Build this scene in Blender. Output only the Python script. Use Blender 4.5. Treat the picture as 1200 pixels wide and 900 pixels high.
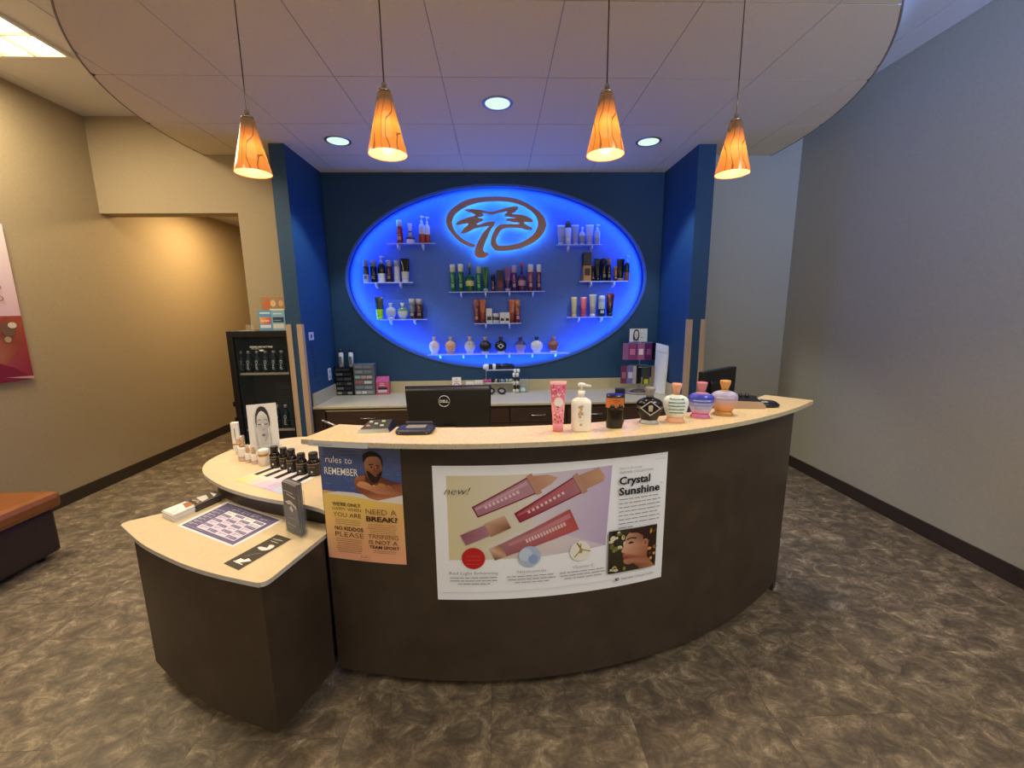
import bpy, bmesh, math, random
from math import sin, cos, pi, sqrt, atan2, radians
from mathutils import Vector, Matrix
from mathutils.geometry import tessellate_polygon
random.seed(7)
for o in list(bpy.data.objects): bpy.data.objects.remove(o)
S = bpy.context.scene; COL = S.collection

# ------------------------------------------------------------------ camera, world, exposure
FPX, PIT, YAW, ROL, CZ = 490.6, .1737, .0333, -.0114, 1.443
def axes():
    cy, sy, cp, sp = cos(YAW), sin(YAW), cos(PIT), sin(PIT)
    f = Vector((sy*cp, cy*cp, -sp)); r = Vector((cy, -sy, 0)); u = r.cross(f)
    return cos(ROL)*r+sin(ROL)*u, -sin(ROL)*r+cos(ROL)*u, f
AX = axes()
cd = bpy.data.cameras.new('camera'); cam = bpy.data.objects.new('camera', cd); COL.objects.link(cam)
cd.sensor_width = 36; cd.lens = 36*FPX/1200; cd.clip_start = .02
cam.matrix_world = Matrix(((AX[0].x, AX[1].x, -AX[2].x, 0), (AX[0].y, AX[1].y, -AX[2].y, 0),
                           (AX[0].z, AX[1].z, -AX[2].z, CZ), (0, 0, 0, 1)))
S.camera = cam
def at(u, v, x=None, y=None, z=None):
    "world point of a measured direction on a real plane x=, y= or z="
    d = (u-600)/FPX*AX[0]-(v-450)/FPX*AX[1]+AX[2]
    t = (z-CZ)/d.z if z is not None else (y/d.y if y is not None else x/d.x)
    return Vector((0, 0, CZ))+t*d
W = bpy.data.worlds.new('world'); S.world = W; W.use_nodes = True
W.node_tree.nodes['Background'].inputs[0].default_value = (.85, .88, 1, 1)
W.node_tree.nodes['Background'].inputs[1].default_value = .14
S.view_settings.view_transform = 'Standard'; S.view_settings.look = 'None'
S.view_settings.exposure = .3; S.view_settings.gamma = 1; S.view_settings.use_curve_mapping = False

def lamp(name, kind, loc, power, color, rot=(0, 0, 0), **kw):
    l = bpy.data.lights.new(name, kind); l.energy = power; l.color = color
    for k, v in kw.items(): setattr(l, k, v)
    o = bpy.data.objects.new(name, l); COL.objects.link(o); o.location = loc; o.rotation_euler = rot
    return o
WARM = (1, .74, .42); NEUT = (1, .90, .74)
# daylight and lamps of the room behind the photographer
lamp('front_daylight', 'AREA', (.6, -2.9, 1.9), 22, (1, .93, .84), (radians(90), 0, 0), shape='RECTANGLE', size=4, size_y=2)
lamp('hall_light', 'AREA', (-2.75, 4.75, 2.52), 24, (1, .70, .34), shape='SQUARE', size=.4)

# ------------------------------------------------------------------ materials
def lin(c):
    if isinstance(c, str): c = tuple(int(c[i:i+2], 16)/255 for i in (0, 2, 4))
    return tuple((x/12.92 if x <= .04045 else ((x+.055)/1.055)**2.4) for x in c)+(1,)
MC = {}
def mat(kind):
    "surface whose colour comes from the mesh's own printed or moulded colour"
    if kind in MC: return MC[kind]
    m = bpy.data.materials.new(kind); m.use_nodes = True; nt = m.node_tree; b = nt.nodes['Principled BSDF']
    a = nt.nodes.new('ShaderNodeVertexColor'); a.layer_name = 'Col'
    nt.links.new(a.outputs[0], b.inputs['Base Color'])
    P = dict(gloss=(.22, 0, 1), satin=(.42, 0, 1), matte=(.7, 0, 1), paper=(.5, 0, 1), metal=(.3, .9, 1), chrome=(.12, 1, 1),
             clear=(.08, 0, .16), glass=(.05, 0, .3), foil=(.3, .45, 1))[kind]
    b.inputs['Roughness'].default_value = P[0]; b.inputs['Metallic'].default_value = P[1]; b.inputs['Alpha'].default_value = P[2]
    if kind in ('satin', 'matte'):
        n = nt.nodes.new('ShaderNodeTexNoise'); n.inputs['Scale'].default_value = 220
        bp = nt.nodes.new('ShaderNodeBump'); bp.inputs['Strength'].default_value = .06; bp.inputs['Distance'].default_value = .002
        nt.links.new(n.outputs[0], bp.inputs['Height']); nt.links.new(bp.outputs[0], b.inputs['Normal'])
    MC[kind] = m; return m
def emis(name, color, power):
    m = bpy.data.materials.new(name); m.use_nodes = True; nt = m.node_tree
    e = nt.nodes.new('ShaderNodeEmission'); e.inputs[0].default_value = tuple(color)+(1,); e.inputs[1].default_value = power
    nt.links.new(e.outputs[0], nt.nodes['Material Output'].inputs[0]); return m
def noisemat(name, stops, scale, detail=6, rough=.6, bump=.1, dist=0., stretch=(1, 1, 1), wave=False, fine=None, spec=.5, tilevar=0, nrough=.62):
    m = bpy.data.materials.new(name); m.use_nodes = True; nt = m.node_tree; b = nt.nodes['Principled BSDF']; L = nt.links.new
    g = nt.nodes.new('ShaderNodeNewGeometry'); mp = nt.nodes.new('ShaderNodeMapping'); mp.inputs['Scale'].default_value = stretch
    vec = g.outputs['Position']
    if tilevar:
        oi = nt.nodes.new('ShaderNodeObjectInfo'); sc = nt.nodes.new('ShaderNodeVectorMath'); sc.operation = 'SCALE'
        cmb = nt.nodes.new('ShaderNodeCombineXYZ'); L(oi.outputs['Random'], cmb.inputs[0]); L(oi.outputs['Random'], cmb.inputs[2])
        L(cmb.outputs[0], sc.inputs[0]); sc.inputs['Scale'].default_value = tilevar
        ad = nt.nodes.new('ShaderNodeVectorMath'); L(vec, ad.inputs[0]); L(sc.outputs[0], ad.inputs[1]); vec = ad.outputs[0]
    L(vec, mp.inputs['Vector'])
    n = nt.nodes.new('ShaderNodeTexNoise'); n.inputs['Scale'].default_value = scale; n.inputs['Detail'].default_value = detail
    n.inputs['Roughness'].default_value = nrough; n.inputs['Distortion'].default_value = dist; L(mp.outputs[0], n.inputs['Vector'])
    r = nt.nodes.new('ShaderNodeValToRGB'); el = r.color_ramp.elements
    while len(el) < len(stops): el.new(.5)
    for e, (p, c) in zip(el, stops): e.position = p; e.color = lin(c)
    L(n.outputs[0], r.inputs[0]); colo = r.outputs[0]
    if fine:
        v = nt.nodes.new('ShaderNodeTexVoronoi'); v.inputs['Scale'].default_value = fine[0]; L(g.outputs['Position'], v.inputs['Vector'])
        r2 = nt.nodes.new('ShaderNodeValToRGB'); r2.color_ramp.elements[0].position = fine[1]; r2.color_ramp.elements[1].position = fine[1]+.08
        r2.color_ramp.elements[0].color = (1, 1, 1, 1); r2.color_ramp.elements[1].color = (0, 0, 0, 1); L(v.outputs['Distance'], r2.inputs[0])
        mx = nt.nodes.new('ShaderNodeMix'); mx.data_type = 'RGBA'; L(r2.outputs[0], mx.inputs[0]); L(colo, mx.inputs[6]); mx.inputs[7].default_value = lin(fine[2]); colo = mx.outputs[2]
    L(colo, b.inputs['Base Color']); b.inputs['Roughness'].default_value = rough; b.inputs['Specular IOR Level'].default_value = spec
    if bump:
        bp = nt.nodes.new('ShaderNodeBump'); bp.inputs['Strength'].default_value = bump; bp.inputs['Distance'].default_value = .003
        L(n.outputs[0], bp.inputs['Height']); L(bp.outputs[0], b.inputs['Normal'])
    return m
M_tan = noisemat('tan_painted_wall', [(.3, 'a29072'), (.7, 'a89678')], 60, 3, .75, .08)
M_grey = noisemat('greige_painted_wall', [(.3, '9f9c8c'), (.7, 'a5a292')], 60, 3, .75, .08)
M_blue = noisemat('teal_painted_wall', [(.3, '163f62'), (.7, '194467')], 60, 3, .6, .08)
M_ceil = noisemat('ceiling_board', [(.3, 'e0d0aa'), (.7, 'e6d7b2')], 90, 4, .85, .15)
M_ceil2 = noisemat('white_ceiling_board', [(.3, 'd3d0cc'), (.7, 'dad7d3')], 90, 4, .85, .15)
M_grid = noisemat('ceiling_grid_metal', [(.3, 'a3988a'), (.7, 'a99e90')], 10, 2, .5, 0)
M_base = noisemat('dark_vinyl_baseboard', [(.3, '2e241f'), (.7, '352a24')], 20, 3, .5, .02)
M_floor = noisemat('mottled_slate_vinyl', [(.30, '403931'), (.41, '544a3e'), (.49, '665a4a'), (.55, '7a6c58'), (.61, '94866e'), (.67, 'b6a88e')], 11, 15, .5, .25, .5, (1, 1.25, 1), tilevar=7, nrough=.78)
M_body = noisemat('dark_bronze_laminate', [(.3, '352a21'), (.5, '3b3026'), (.7, '43372c')], 9, 8, .42, .03, .4)
M_toe = noisemat('black_toe_kick', [(.3, '0c0a09'), (.7, '100d0c')], 9, 2, .7, 0)
M_gran = noisemat('speckled_cream_stone', [(.32, 'd2b98c'), (.5, 'dcc69c'), (.68, 'e6d4ae')], 90, 6, .3, .02, fine=(85, .12, 'a88f66'))
M_lam = noisemat('beige_laminate_top', [(.3, 'd3bf9a'), (.7, 'dac7a3')], 40, 4, .38, .02)
M_lam2 = noisemat('khaki_laminate_top', [(.3, 'b8ad88'), (.7, 'c0b590')], 40, 4, .4, .02)
M_cab = noisemat('dark_walnut_laminate', [(.3, '35251b'), (.5, '3d2b20'), (.7, '463227')], 5, 8, .45, .03, .5, (.6, 1, 6))
M_guard = noisemat('tan_corner_guard', [(.3, 'b2977b'), (.7, 'bda285')], 30, 4, .5, .03, 0, (1, 1, .1))
M_leather = noisemat('tan_leather', [(.3, '7d4820'), (.7, '8a5226')], 12, 5, .38, .12)
M_lbase = noisemat('dark_upholstery', [(.3, '2c1c14'), (.7, '37241a')], 30, 5, .6, .15)
M_niche = noisemat('pale_blue_niche_paint', [(.3, '4068bc'), (.7, '466fc4')], 40, 3, .5, .03)
M_ledblue = emis('blue_led', (.02, .145, 1), 74)
M_ledcyan = emis('cyan_led', (.12, .46, 1), 13)
M_lamp = emis('warm_bulb', (1, .72, .36), 8)
M_troffer = emis('troffer_diffuser', (1, .90, .66), 3.2)
M_down = emis('downlight_lens', (.66, .86, .76), .95)
M_shin = emis('shade_interior_glow', (1, .78, .36), 1.5)
for _m in (M_shin,):
    _n = _m.node_tree; _e = [q for q in _n.nodes if q.type == 'EMISSION'][0]; _t = _n.nodes.new('ShaderNodeBsdfTransparent'); _x = _n.nodes.new('ShaderNodeMixShader'); _x.inputs[0].default_value = .3
    _n.links.new(_e.outputs[0], _x.inputs[1]); _n.links.new(_t.outputs[0], _x.inputs[2]); _n.links.new(_x.outputs[0], _n.nodes['Material Output'].inputs[0])
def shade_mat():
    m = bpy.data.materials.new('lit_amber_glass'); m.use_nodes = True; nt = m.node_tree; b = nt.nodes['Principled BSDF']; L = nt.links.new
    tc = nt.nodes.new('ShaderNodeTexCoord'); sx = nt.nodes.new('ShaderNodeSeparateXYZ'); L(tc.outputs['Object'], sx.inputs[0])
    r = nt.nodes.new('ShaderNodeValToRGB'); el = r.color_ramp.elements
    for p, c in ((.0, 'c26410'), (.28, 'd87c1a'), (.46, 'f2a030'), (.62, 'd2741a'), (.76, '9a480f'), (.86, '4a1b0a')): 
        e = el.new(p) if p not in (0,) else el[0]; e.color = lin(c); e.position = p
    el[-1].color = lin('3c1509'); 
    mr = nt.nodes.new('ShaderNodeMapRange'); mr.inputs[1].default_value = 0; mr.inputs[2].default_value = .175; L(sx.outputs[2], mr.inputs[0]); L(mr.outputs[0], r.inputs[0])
    w = nt.nodes.new('ShaderNodeTexWave'); w.inputs['Scale'].default_value = 4; w.inputs['Distortion'].default_value = 14; w.inputs['Detail'].default_value = 2; w.inputs['Detail Scale'].default_value = 1.2
    mp = nt.nodes.new('ShaderNodeMapping'); mp.inputs['Scale'].default_value = (3, 3, .8); L(tc.outputs['Object'], mp.inputs[0]); L(mp.outputs[0], w.inputs[0])
    r2 = nt.nodes.new('ShaderNodeValToRGB'); r2.color_ramp.elements[0].position = .01; r2.color_ramp.elements[1].position = .06
    r2.color_ramp.elements[0].color = (.32, .17, .08, 1); r2.color_ramp.elements[1].color = (1, 1, 1, 1); L(w.outputs[0], r2.inputs[0])
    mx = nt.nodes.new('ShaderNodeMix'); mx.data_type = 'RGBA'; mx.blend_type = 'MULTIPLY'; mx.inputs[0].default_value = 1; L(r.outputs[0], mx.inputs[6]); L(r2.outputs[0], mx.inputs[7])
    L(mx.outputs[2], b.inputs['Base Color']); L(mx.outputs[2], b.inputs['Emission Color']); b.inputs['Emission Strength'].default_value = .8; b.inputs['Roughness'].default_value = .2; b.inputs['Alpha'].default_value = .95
    return m
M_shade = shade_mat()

# ------------------------------------------------------------------ mesh building
class MB:
    def __init__(s): s.v = []; s.f = []; s.c = []; s.sm = []
    def face(s, idx, c, sm=False): s.f.append(tuple(idx)); s.c.append(c); s.sm.append(sm)
    def box(s, x0, x1, y0, y1, z0, z1, c='808080', top=None):
        b = len(s.v); s.v += [(x, y, z) for z in (z0, z1) for x, y in ((x0, y0), (x1, y0), (x1, y1), (x0, y1))]
        for q in ((3, 2, 1, 0), (4, 5, 6, 7), (0, 1, 5, 4), (1, 2, 6, 5), (2, 3, 7, 6), (3, 0, 4, 7)):
            s.face([b+i for i in q], top if (top and q == (4, 5, 6, 7)) else c)
        return s
    def hexa(s, p, c='808080'):
        b = len(s.v); s.v += [tuple(q) for q in p]
        for q in ((3, 2, 1, 0), (4, 5, 6, 7), (0, 1, 5, 4), (1, 2, 6, 5), (2, 3, 7, 6), (3, 0, 4, 7)): s.face([b+i for i in q], c)
        return s
    def prism(s, pts, z0, z1, c='808080', side=None, smooth=False):
        n = len(pts); b = len(s.v); s.v += [(p[0], p[1], z0) for p in pts]+[(p[0], p[1], z1) for p in pts]
        tri = tessellate_polygon([[Vector((p[0], p[1], 0)) for p in pts]])
        area = sum(pts[i][0]*pts[(i+1) % n][1]-pts[(i+1) % n][0]*pts[i][1] for i in range(n))
        for t in tri:
            a, b_, c_ = [Vector(pts[i][:2]) for i in t]
            t = t if (b_-a).cross(c_-a) > 0 else t[::-1]
            s.face([b+n+i for i in t], c); s.face([b+i for i in t[::-1]], c)
        for i in range(n):
            j = (i+1) % n; q = [b+i, b+j, b+n+j, b+n+i]
            s.face(q if area > 0 else q[::-1], side or c, smooth)
        return s
    def loft(s, secs, n=20, e=2., cx=0, cy=0, smooth=True, caps=True, rot=0):
        "secs: (z, half width x, half width y, colour of the band that starts here)"
        b = len(s.v)
        for q in secs:
            z, wx, wy = q[:3]; ee = q[4] if len(q) > 4 else e
            for i in range(n):
                a = 2*pi*(i+.5)/n; ca, sa = cos(a), sin(a)
                x = wx*abs(ca)**(2/ee)*(1 if ca > 0 else -1); y = wy*abs(sa)**(2/ee)*(1 if sa > 0 else -1)
                s.v.append((cx+x*cos(rot)-y*sin(rot), cy+x*sin(rot)+y*cos(rot), z))
        for k in range(len(secs)-1):
            for i in range(n):
                j = (i+1) % n; s.face((b+k*n+i, b+k*n+j, b+k*n+n+j, b+k*n+n+i), secs[k][3], smooth)
        if caps:
            s.face([b+i for i in range(n)][::-1], secs[0][3]); s.face([b+(len(secs)-1)*n+i for i in range(n)], secs[-1][3])
        return s
    def tube(s, pts, r, c='808080', n=8, close=False):
        pts = [Vector(p) for p in pts]; b = len(s.v); m = len(pts)
        for i, p in enumerate(pts):
            t = (pts[(i+1) % m]-pts[i-1]) if close else (pts[min(i+1, m-1)]-pts[max(i-1, 0)])
            t.normalize(); a = t.cross(Vector((0, 0, 1)))
            if a.length < .1: a = t.cross(Vector((0, 1, 0)))
            a.normalize(); bb = t.cross(a)
            for k in range(n): s.v.append(tuple(p+r*(cos(2*pi*k/n)*a+sin(2*pi*k/n)*bb)))
        for i in range(m if close else m-1):
            for k in range(n):
                q = (i+1) % m
                s.face((b+i*n+k, b+i*n+(k+1) % n, b+q*n+(k+1) % n, b+q*n+k), c, True)
        if not close: s.face([b+k for k in range(n)], c); s.face([b+(m-1)*n+k for k in range(n)][::-1], c)
        return s
    def quadwall(s, pts, z0, z1, c='808080', smooth=True):
        b = len(s.v); n = len(pts); s.v += [(p[0], p[1], z) for z in (z0, z1) for p in pts]
        for i in range(n-1): s.face((b+i, b+i+1, b+n+i+1, b+n+i), c, smooth)
        return s
    def xf(s, f): s.v = [tuple(f(Vector(p))) for p in s.v]; return s
    def mesh(s, name, m=None):
        me = bpy.data.meshes.new(name); me.from_pydata(s.v, [], s.f)
        me.polygons.foreach_set('use_smooth', s.sm)
        ca = me.color_attributes.new('Col', 'FLOAT_COLOR', 'CORNER'); buf = []
        for f, c in zip(s.f, s.c):
            if isinstance(c, list):
                for q in c: buf += list(q if not isinstance(q, str) else lin(q))
            else: buf += list(lin(c))*len(f)
        ca.data.foreach_set('color', buf); me.materials.append(m or mat('satin')); me.update(); return me
def obj(name, mb, m='satin', parent=None, loc=None, bevel=0, **tags):
    if isinstance(m, str): m = mat(m)
    o = bpy.data.objects.new(name, mb.mesh(name, m) if isinstance(mb, MB) else mb); COL.objects.link(o)
    if loc is not None: o.location = loc
    if parent: o.parent = parent
    if bevel:
        b = o.modifiers.new('bevel', 'BEVEL'); b.width = bevel; b.segments = 2; b.limit_method = 'ANGLE'; b.angle_limit = radians(40)
    for k, v in tags.items(): o[k] = v
    return o
def thing(name, label, cat, loc=(0, 0, 0), group=None, rz=0):
    o = bpy.data.objects.new(name, None); COL.objects.link(o); o.location = loc; o.rotation_euler = (0, 0, rz); o.empty_display_size = .05
    o['label'] = label; o['category'] = cat
    if group: o['group'] = group
    return o
def struct(name, mb=None, m=None, **k):
    if mb is None:
        o = bpy.data.objects.new(name, None); COL.objects.link(o)
    else: o = obj(name, mb, m, **k)
    o['kind'] = 'structure'; return o
def catmull(p, n=6, close=False):
    out = []; m = len(p)
    for i in range(m if close else m-1):
        g = (lambda k: Vector(p[k % m])) if close else (lambda k: Vector(p[max(0, min(m-1, k))]))
        a, b, c, d = g(i-1), g(i), g(i+1), g(i+2)
        for k in range(n):
            t = k/n; out.append(.5*((2*b)+(c-a)*t+(2*a-5*b+4*c-d)*t*t+(3*b-3*c+d-a)*t**3))
    if not close: out.append(Vector(p[-1]))
    return out
def mats_extra(o, mats, fn):
    for m in mats: o.data.materials.append(m)
    for p in o.data.polygons: p.material_index = fn(p)

# ------------------------------------------------------------------ flat print (posters, labels): polygons in a sheet's own u,v
FONT = {}
def text_tris(s, bold=0, res=2):
    k = (s, bold)
    if k in FONT: return FONT[k]
    c = bpy.data.curves.new('t', 'FONT'); c.body = s; c.size = 1; c.resolution_u = res; c.offset = bold; c.fill_mode = 'FRONT'
    o = bpy.data.objects.new('t', c); me = bpy.data.meshes.new_from_object(o)
    vs = [(v.co.x, v.co.y) for v in me.vertices]; fs = [tuple(p.vertices) for p in me.polygons]
    bpy.data.objects.remove(o); bpy.data.curves.remove(c); bpy.data.meshes.remove(me)
    FONT[k] = (vs, fs); return FONT[k]
class Sheet:
    "u across, v up; mapping(u, v, off) gives the world point"
    def __init__(s, mapping, strip=None, step=.00035): s.map = mapping; s.strip = strip; s.mb = MB(); s.k = 1; s.step = step
    def tri(s, P, C):
        if s.strip:
            lo = min(p[0] for p in P); hi = max(p[0] for p in P); a = math.floor(lo/s.strip); b = math.ceil(hi/s.strip)
            if b-a > 1:
                for i in range(a, b):
                    Q, D = s.clip(P, C, i*s.strip, 1); Q, D = s.clip(Q, D, (i+1)*s.strip, -1)
                    if len(Q) > 2: s.emit(Q, D)
                return
        s.emit(P, C)
    def clip(s, P, C, x, sg):
        Q, D = [], []; n = len(P)
        for i in range(n):
            p, q, c, d = P[i], P[(i+1) % n], C[i], C[(i+1) % n]; a, b = (p[0]-x)*sg, (q[0]-x)*sg
            if a >= 0: Q.append(p); D.append(c)
            if (a > 0 and b < 0) or (a < 0 and b > 0):
                t = a/(a-b); Q.append(tuple(p[j]+(q[j]-p[j])*t for j in (0, 1))); D.append(tuple(c[j]+(d[j]-c[j])*t for j in range(4)))
        return Q, D
    def emit(s, P, C):
        ar = sum(P[i][0]*P[(i+1) % len(P)][1]-P[(i+1) % len(P)][0]*P[i][1] for i in range(len(P)))
        if abs(ar) < 1e-10: return
        if ar < 0: P = P[::-1]; C = C[::-1]
        b = len(s.mb.v); s.mb.v += [tuple(s.map(p[0], p[1], s.k*s.step)) for p in P]; s.mb.face(range(b, b+len(P)), list(C))
    def poly(s, pts, c, smooth=0, layer=None):
        if smooth: pts = [tuple(p) for p in catmull([(a, b, 0) for a, b in pts], smooth, True)]; pts = [(p[0], p[1]) for p in pts]
        k = s.k; s.k = layer or k
        cs = [lin(c[int(i*len(c)/len(pts))]) for i in range(len(pts))] if isinstance(c, (list, tuple)) else [lin(c)]*len(pts)
        for t in tessellate_polygon([[Vector((p[0], p[1], 0)) for p in pts]]): s.tri([pts[i] for i in t], [cs[i] for i in t])
        s.k = k+1 if layer is None else k
    def rect(s, u0, v0, u1, v1, c, layer=None): s.poly([(u0, v0), (u1, v0), (u1, v1), (u0, v1)], c, 0, layer)
    def oval(s, u, v, a, b, c, n=20, rot=0, layer=None):
        s.poly([(u+a*cos(2*pi*i/n)*cos(rot)-b*sin(2*pi*i/n)*sin(rot), v+a*cos(2*pi*i/n)*sin(rot)+b*sin(2*pi*i/n)*cos(rot)) for i in range(n)], c, 0, layer)
    def line(s, pts, w, c, layer=None):
        k = s.k
        for (a, b), (e, f) in zip(pts, pts[1:]):
            d = sqrt((e-a)**2+(f-b)**2) or 1; nx, ny = -(f-b)/d*w/2, (e-a)/d*w/2; s.k = layer or k
            s.poly([(a-nx, b-ny), (e-nx, f-ny), (e+nx, f+ny), (a+nx, b+ny)], c, 0, layer or k)
        s.k = k+1 if layer is None else k
    def text(s, t, u0, v, w=None, h=.01, c='222222', bold=0, align='l', slant=0, layer=None, curve=None):
        vs, fs = text_tris(t, bold)
        if not vs: return
        x0 = min(p[0] for p in vs); x1 = max(p[0] for p in vs); sy = h/.73; sx = (w/(x1-x0)) if w else sy
        W_ = (x1-x0)*sx; o = u0-(W_/2 if align == 'c' else W_ if align == 'r' else 0); k = s.k; s.k = layer or k; cc = lin(c)
        for f in fs:
            P = [(o+(vs[i][0]-x0)*sx+slant*vs[i][1]*sy, v+vs[i][1]*sy) for i in f]
            if len(P) == 3: s.tri(P, [cc]*3)
            else:
                for i in range(1, len(P)-1): s.tri([P[0], P[i], P[i+1]], [cc]*3)
        s.k = k+1 if layer is None else k
    def lines(s, u0, v0, u1, n, dv, h, c, rnd=.15, align='l', layer=None):
        "unreadably small body copy: word-long dashes"
        k = s.k; s.k = layer or k; h *= .62
        for i in range(n):
            a, b = u0, u1
            if align == 'c': d = (u1-u0)*random.uniform(0, rnd)/2*(3 if i == n-1 else 1); a, b = u0+d, u1-d
            elif i == n-1: b = u0+(u1-u0)*.4
            u = a
            while u < b-h*2:
                w = min(random.uniform(2.5, 8)*h*1.1, b-u); s.rect(u, v0-i*dv, u+w, v0-i*dv+h, c, layer or k); u += w+h*1.0
        s.k = k+1 if layer is None else k

def inset(P, d):
    out = []; n = len(P); sg = 1 if sum(P[i][0]*P[(i+1) % n][1]-P[(i+1) % n][0]*P[i][1] for i in range(n)) > 0 else -1
    for i in range(n):
        a, b = Vector(P[i-1]), Vector(P[(i+1) % n]); t = (b-a).normalized(); out.append((P[i][0]-sg*t.y*d, P[i][1]+sg*t.x*d))
    return out

# ================================================================== SETTING
XL, XR, YB, YW, HC, HS = -3.354, 2.690, 4.315, 3.868, 3.05, 2.752
def wall(name, mb, m, parent=None): return struct(name, mb, m)
wall('wall_left', MB().box(XL-.12, XL, -3.1, 9, 0, HC+.1), M_tan)
wall('wall_right', MB().box(XR, XR+.12, -3.1, YW+.12, 0, HC+.1), M_grey)
wall('wall_back_right', MB().box(1.80, XR, YW, YW+.12, 0, HC+.1), M_grey)
# wall with the hallway opening: header and pier in one piece
wall('wall_back_left', MB().box(XL, -2.205, YW, YW+.15, 2.293, HC+.1).box(-2.205, -1.77, YW, YW+.15, 0, HC+.1), M_tan)
wall('wall_hall_right', MB().box(-2.205, -2.085, YW+.15, 9, 0, 2.62), M_tan)
wall('wall_hall_end', MB().box(XL, -2.085, 9, 9.12, 0, 2.62), M_tan)
struct('ceiling_hall', MB().box(XL, -2.085, YW+.15, 9, 2.563, 2.62), M_ceil2)
wall('wall_front', MB().box(XL-.12, XR+.12, -3.2, -3.1, 0, .4).box(XL-.12, XR+.12, -3.2, -3.1, 2.7, HC+.1).box(XL-.12, -2.2, -3.2, -3.1, .4, 2.7).box(2.3, XR+.12, -3.2, -3.1, .4, 2.7), M_tan)
# blue wing walls
wall('wall_wing_left', MB().box(-1.768, -1.648, 3.614, YB+.3, 0, HC), M_blue)
wall('wall_wing_right', MB().box(1.657, 1.803, 3.614, YB+.3, 0, HC), M_blue)
# back wall with the oval niche cut through
OC, OA, OB, ND = (.012, 1.752), 1.50, .892, .12
def ell(a, b, n=96): return [(OC[0]+a*cos(2*pi*i/n), OC[1]+b*sin(2*pi*i/n)) for i in range(n)]
def ring_strip(mb, A, ya, B, yb, c='808080', smooth=True):
    n = len(A); b = len(mb.v); mb.v += [(p[0], ya, p[1]) for p in A]+[(p[0], yb, p[1]) for p in B]
    for i in range(n): j = (i+1) % n; mb.face((b+i, b+j, b+n+j, b+n+i), c, smooth)
def back_wall():
    mb = MB(); n = 96; E = ell(OA, OB, n); X0, X1, Z0, Z1 = -1.648, 1.657, 0, HC
    out = []
    for x, z in E:
        dx, dz = x-OC[0], z-OC[1]; t = min([q for q in ((X1-OC[0])/dx if dx > 1e-6 else 9e9, (X0-OC[0])/dx if dx < -1e-6 else 9e9,
                     (Z1-OC[1])/dz if dz > 1e-6 else 9e9, (Z0-OC[1])/dz if dz < -1e-6 else 9e9)])
        out.append((OC[0]+dx*t, OC[1]+dz*t))
    ring_strip(mb, E, YB, out, YB, smooth=False)
    for a, b, c_ in ((X1, Z1, 0), (X0, Z1, 0), (X0, Z0, 0), (X1, Z0, 0)):
        ang = atan2(b-OC[1], a-OC[0]); best = sorted(range(n), key=lambda i: abs((2*pi*i/n-ang+pi) % (2*pi)-pi))[:2]
        k = len(mb.v); mb.v.append((a, YB, b)); mb.face((k, n+best[0], n+best[1]), '808080')
    ring_strip(mb, ell(OA, OB), YB, ell(OA, OB), YB+ND+.03)
    return mb
bw = wall('wall_back', back_wall(), M_blue)
obj('niche_panel', MB().prism(ell(OA+.09, OB+.09), -.02, 0).xf(lambda p: Vector((p.x, YB+ND-p.z, p.y))), M_niche, bw)
lip = MB(); ring_strip(lip, ell(OA+.004, OB+.004), YB-.012, ell(OA-.02, OB-.02), YB-.012); ring_strip(lip, ell(OA-.02, OB-.02), YB-.012, ell(OA-.02, OB-.02), YB+.012)
ring_strip(lip, ell(OA+.004, OB+.004), YB-.012, ell(OA+.004, OB+.004), YB); ring_strip(lip, ell(OA-.02, OB-.02), YB+.012, ell(OA, OB), YB+.012)
obj('niche_lip', lip, noisemat('blue_lip_paint', [(.3, '3a66c8'), (.7, '3f6bce')], 30, 2, .5, 0), bw)
led = MB(); ring_strip(led, ell(OA-.002, OB-.002), YB+.030, ell(OA-.002, OB-.002), YB+.050)
obj('led_strip', led, M_ledblue, bw)

# floor: base and vinyl tiles
fl = struct('floor', MB().box(XL-.12, XR+.12, -3.2, 9, -.06, -.004), M_toe)
TP = .505; g = TP/2-.0005; tm = MB().prism([(-g, -g), (g, -g), (g, g), (-g, g)], -.004, 0).mesh('tile', M_floor)
nx0 = math.floor((XL+.045)/TP)
for i in range(nx0, nx0+13):
    for j in range(-1, 17):
        x, y = -.045+(i+.5)*TP, .73+j*TP+(0 if i % 2 else .25)
        if y > YW+.3 and not (XL < x < -2): continue
        if x-g > XR: continue
        t = bpy.data.objects.new('tile', tm); COL.objects.link(t); t.parent = fl; t.location = (x, y, 0)
        if i % 2: t.rotation_euler.z = pi
ft = MB()
for i in range(nx0, nx0+13):
    for j in range(-8, -1):
        x, y = -.045+(i+.5)*TP, .73+j*TP+(0 if i % 2 else .25)
        if x-g < XR: ft.prism([(x-g, y-g), (x+g, y-g), (x+g, y+g), (x-g, y+g)], -.004, 0)
obj('far_tiles', ft, M_floor, fl, kind='stuff')

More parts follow.
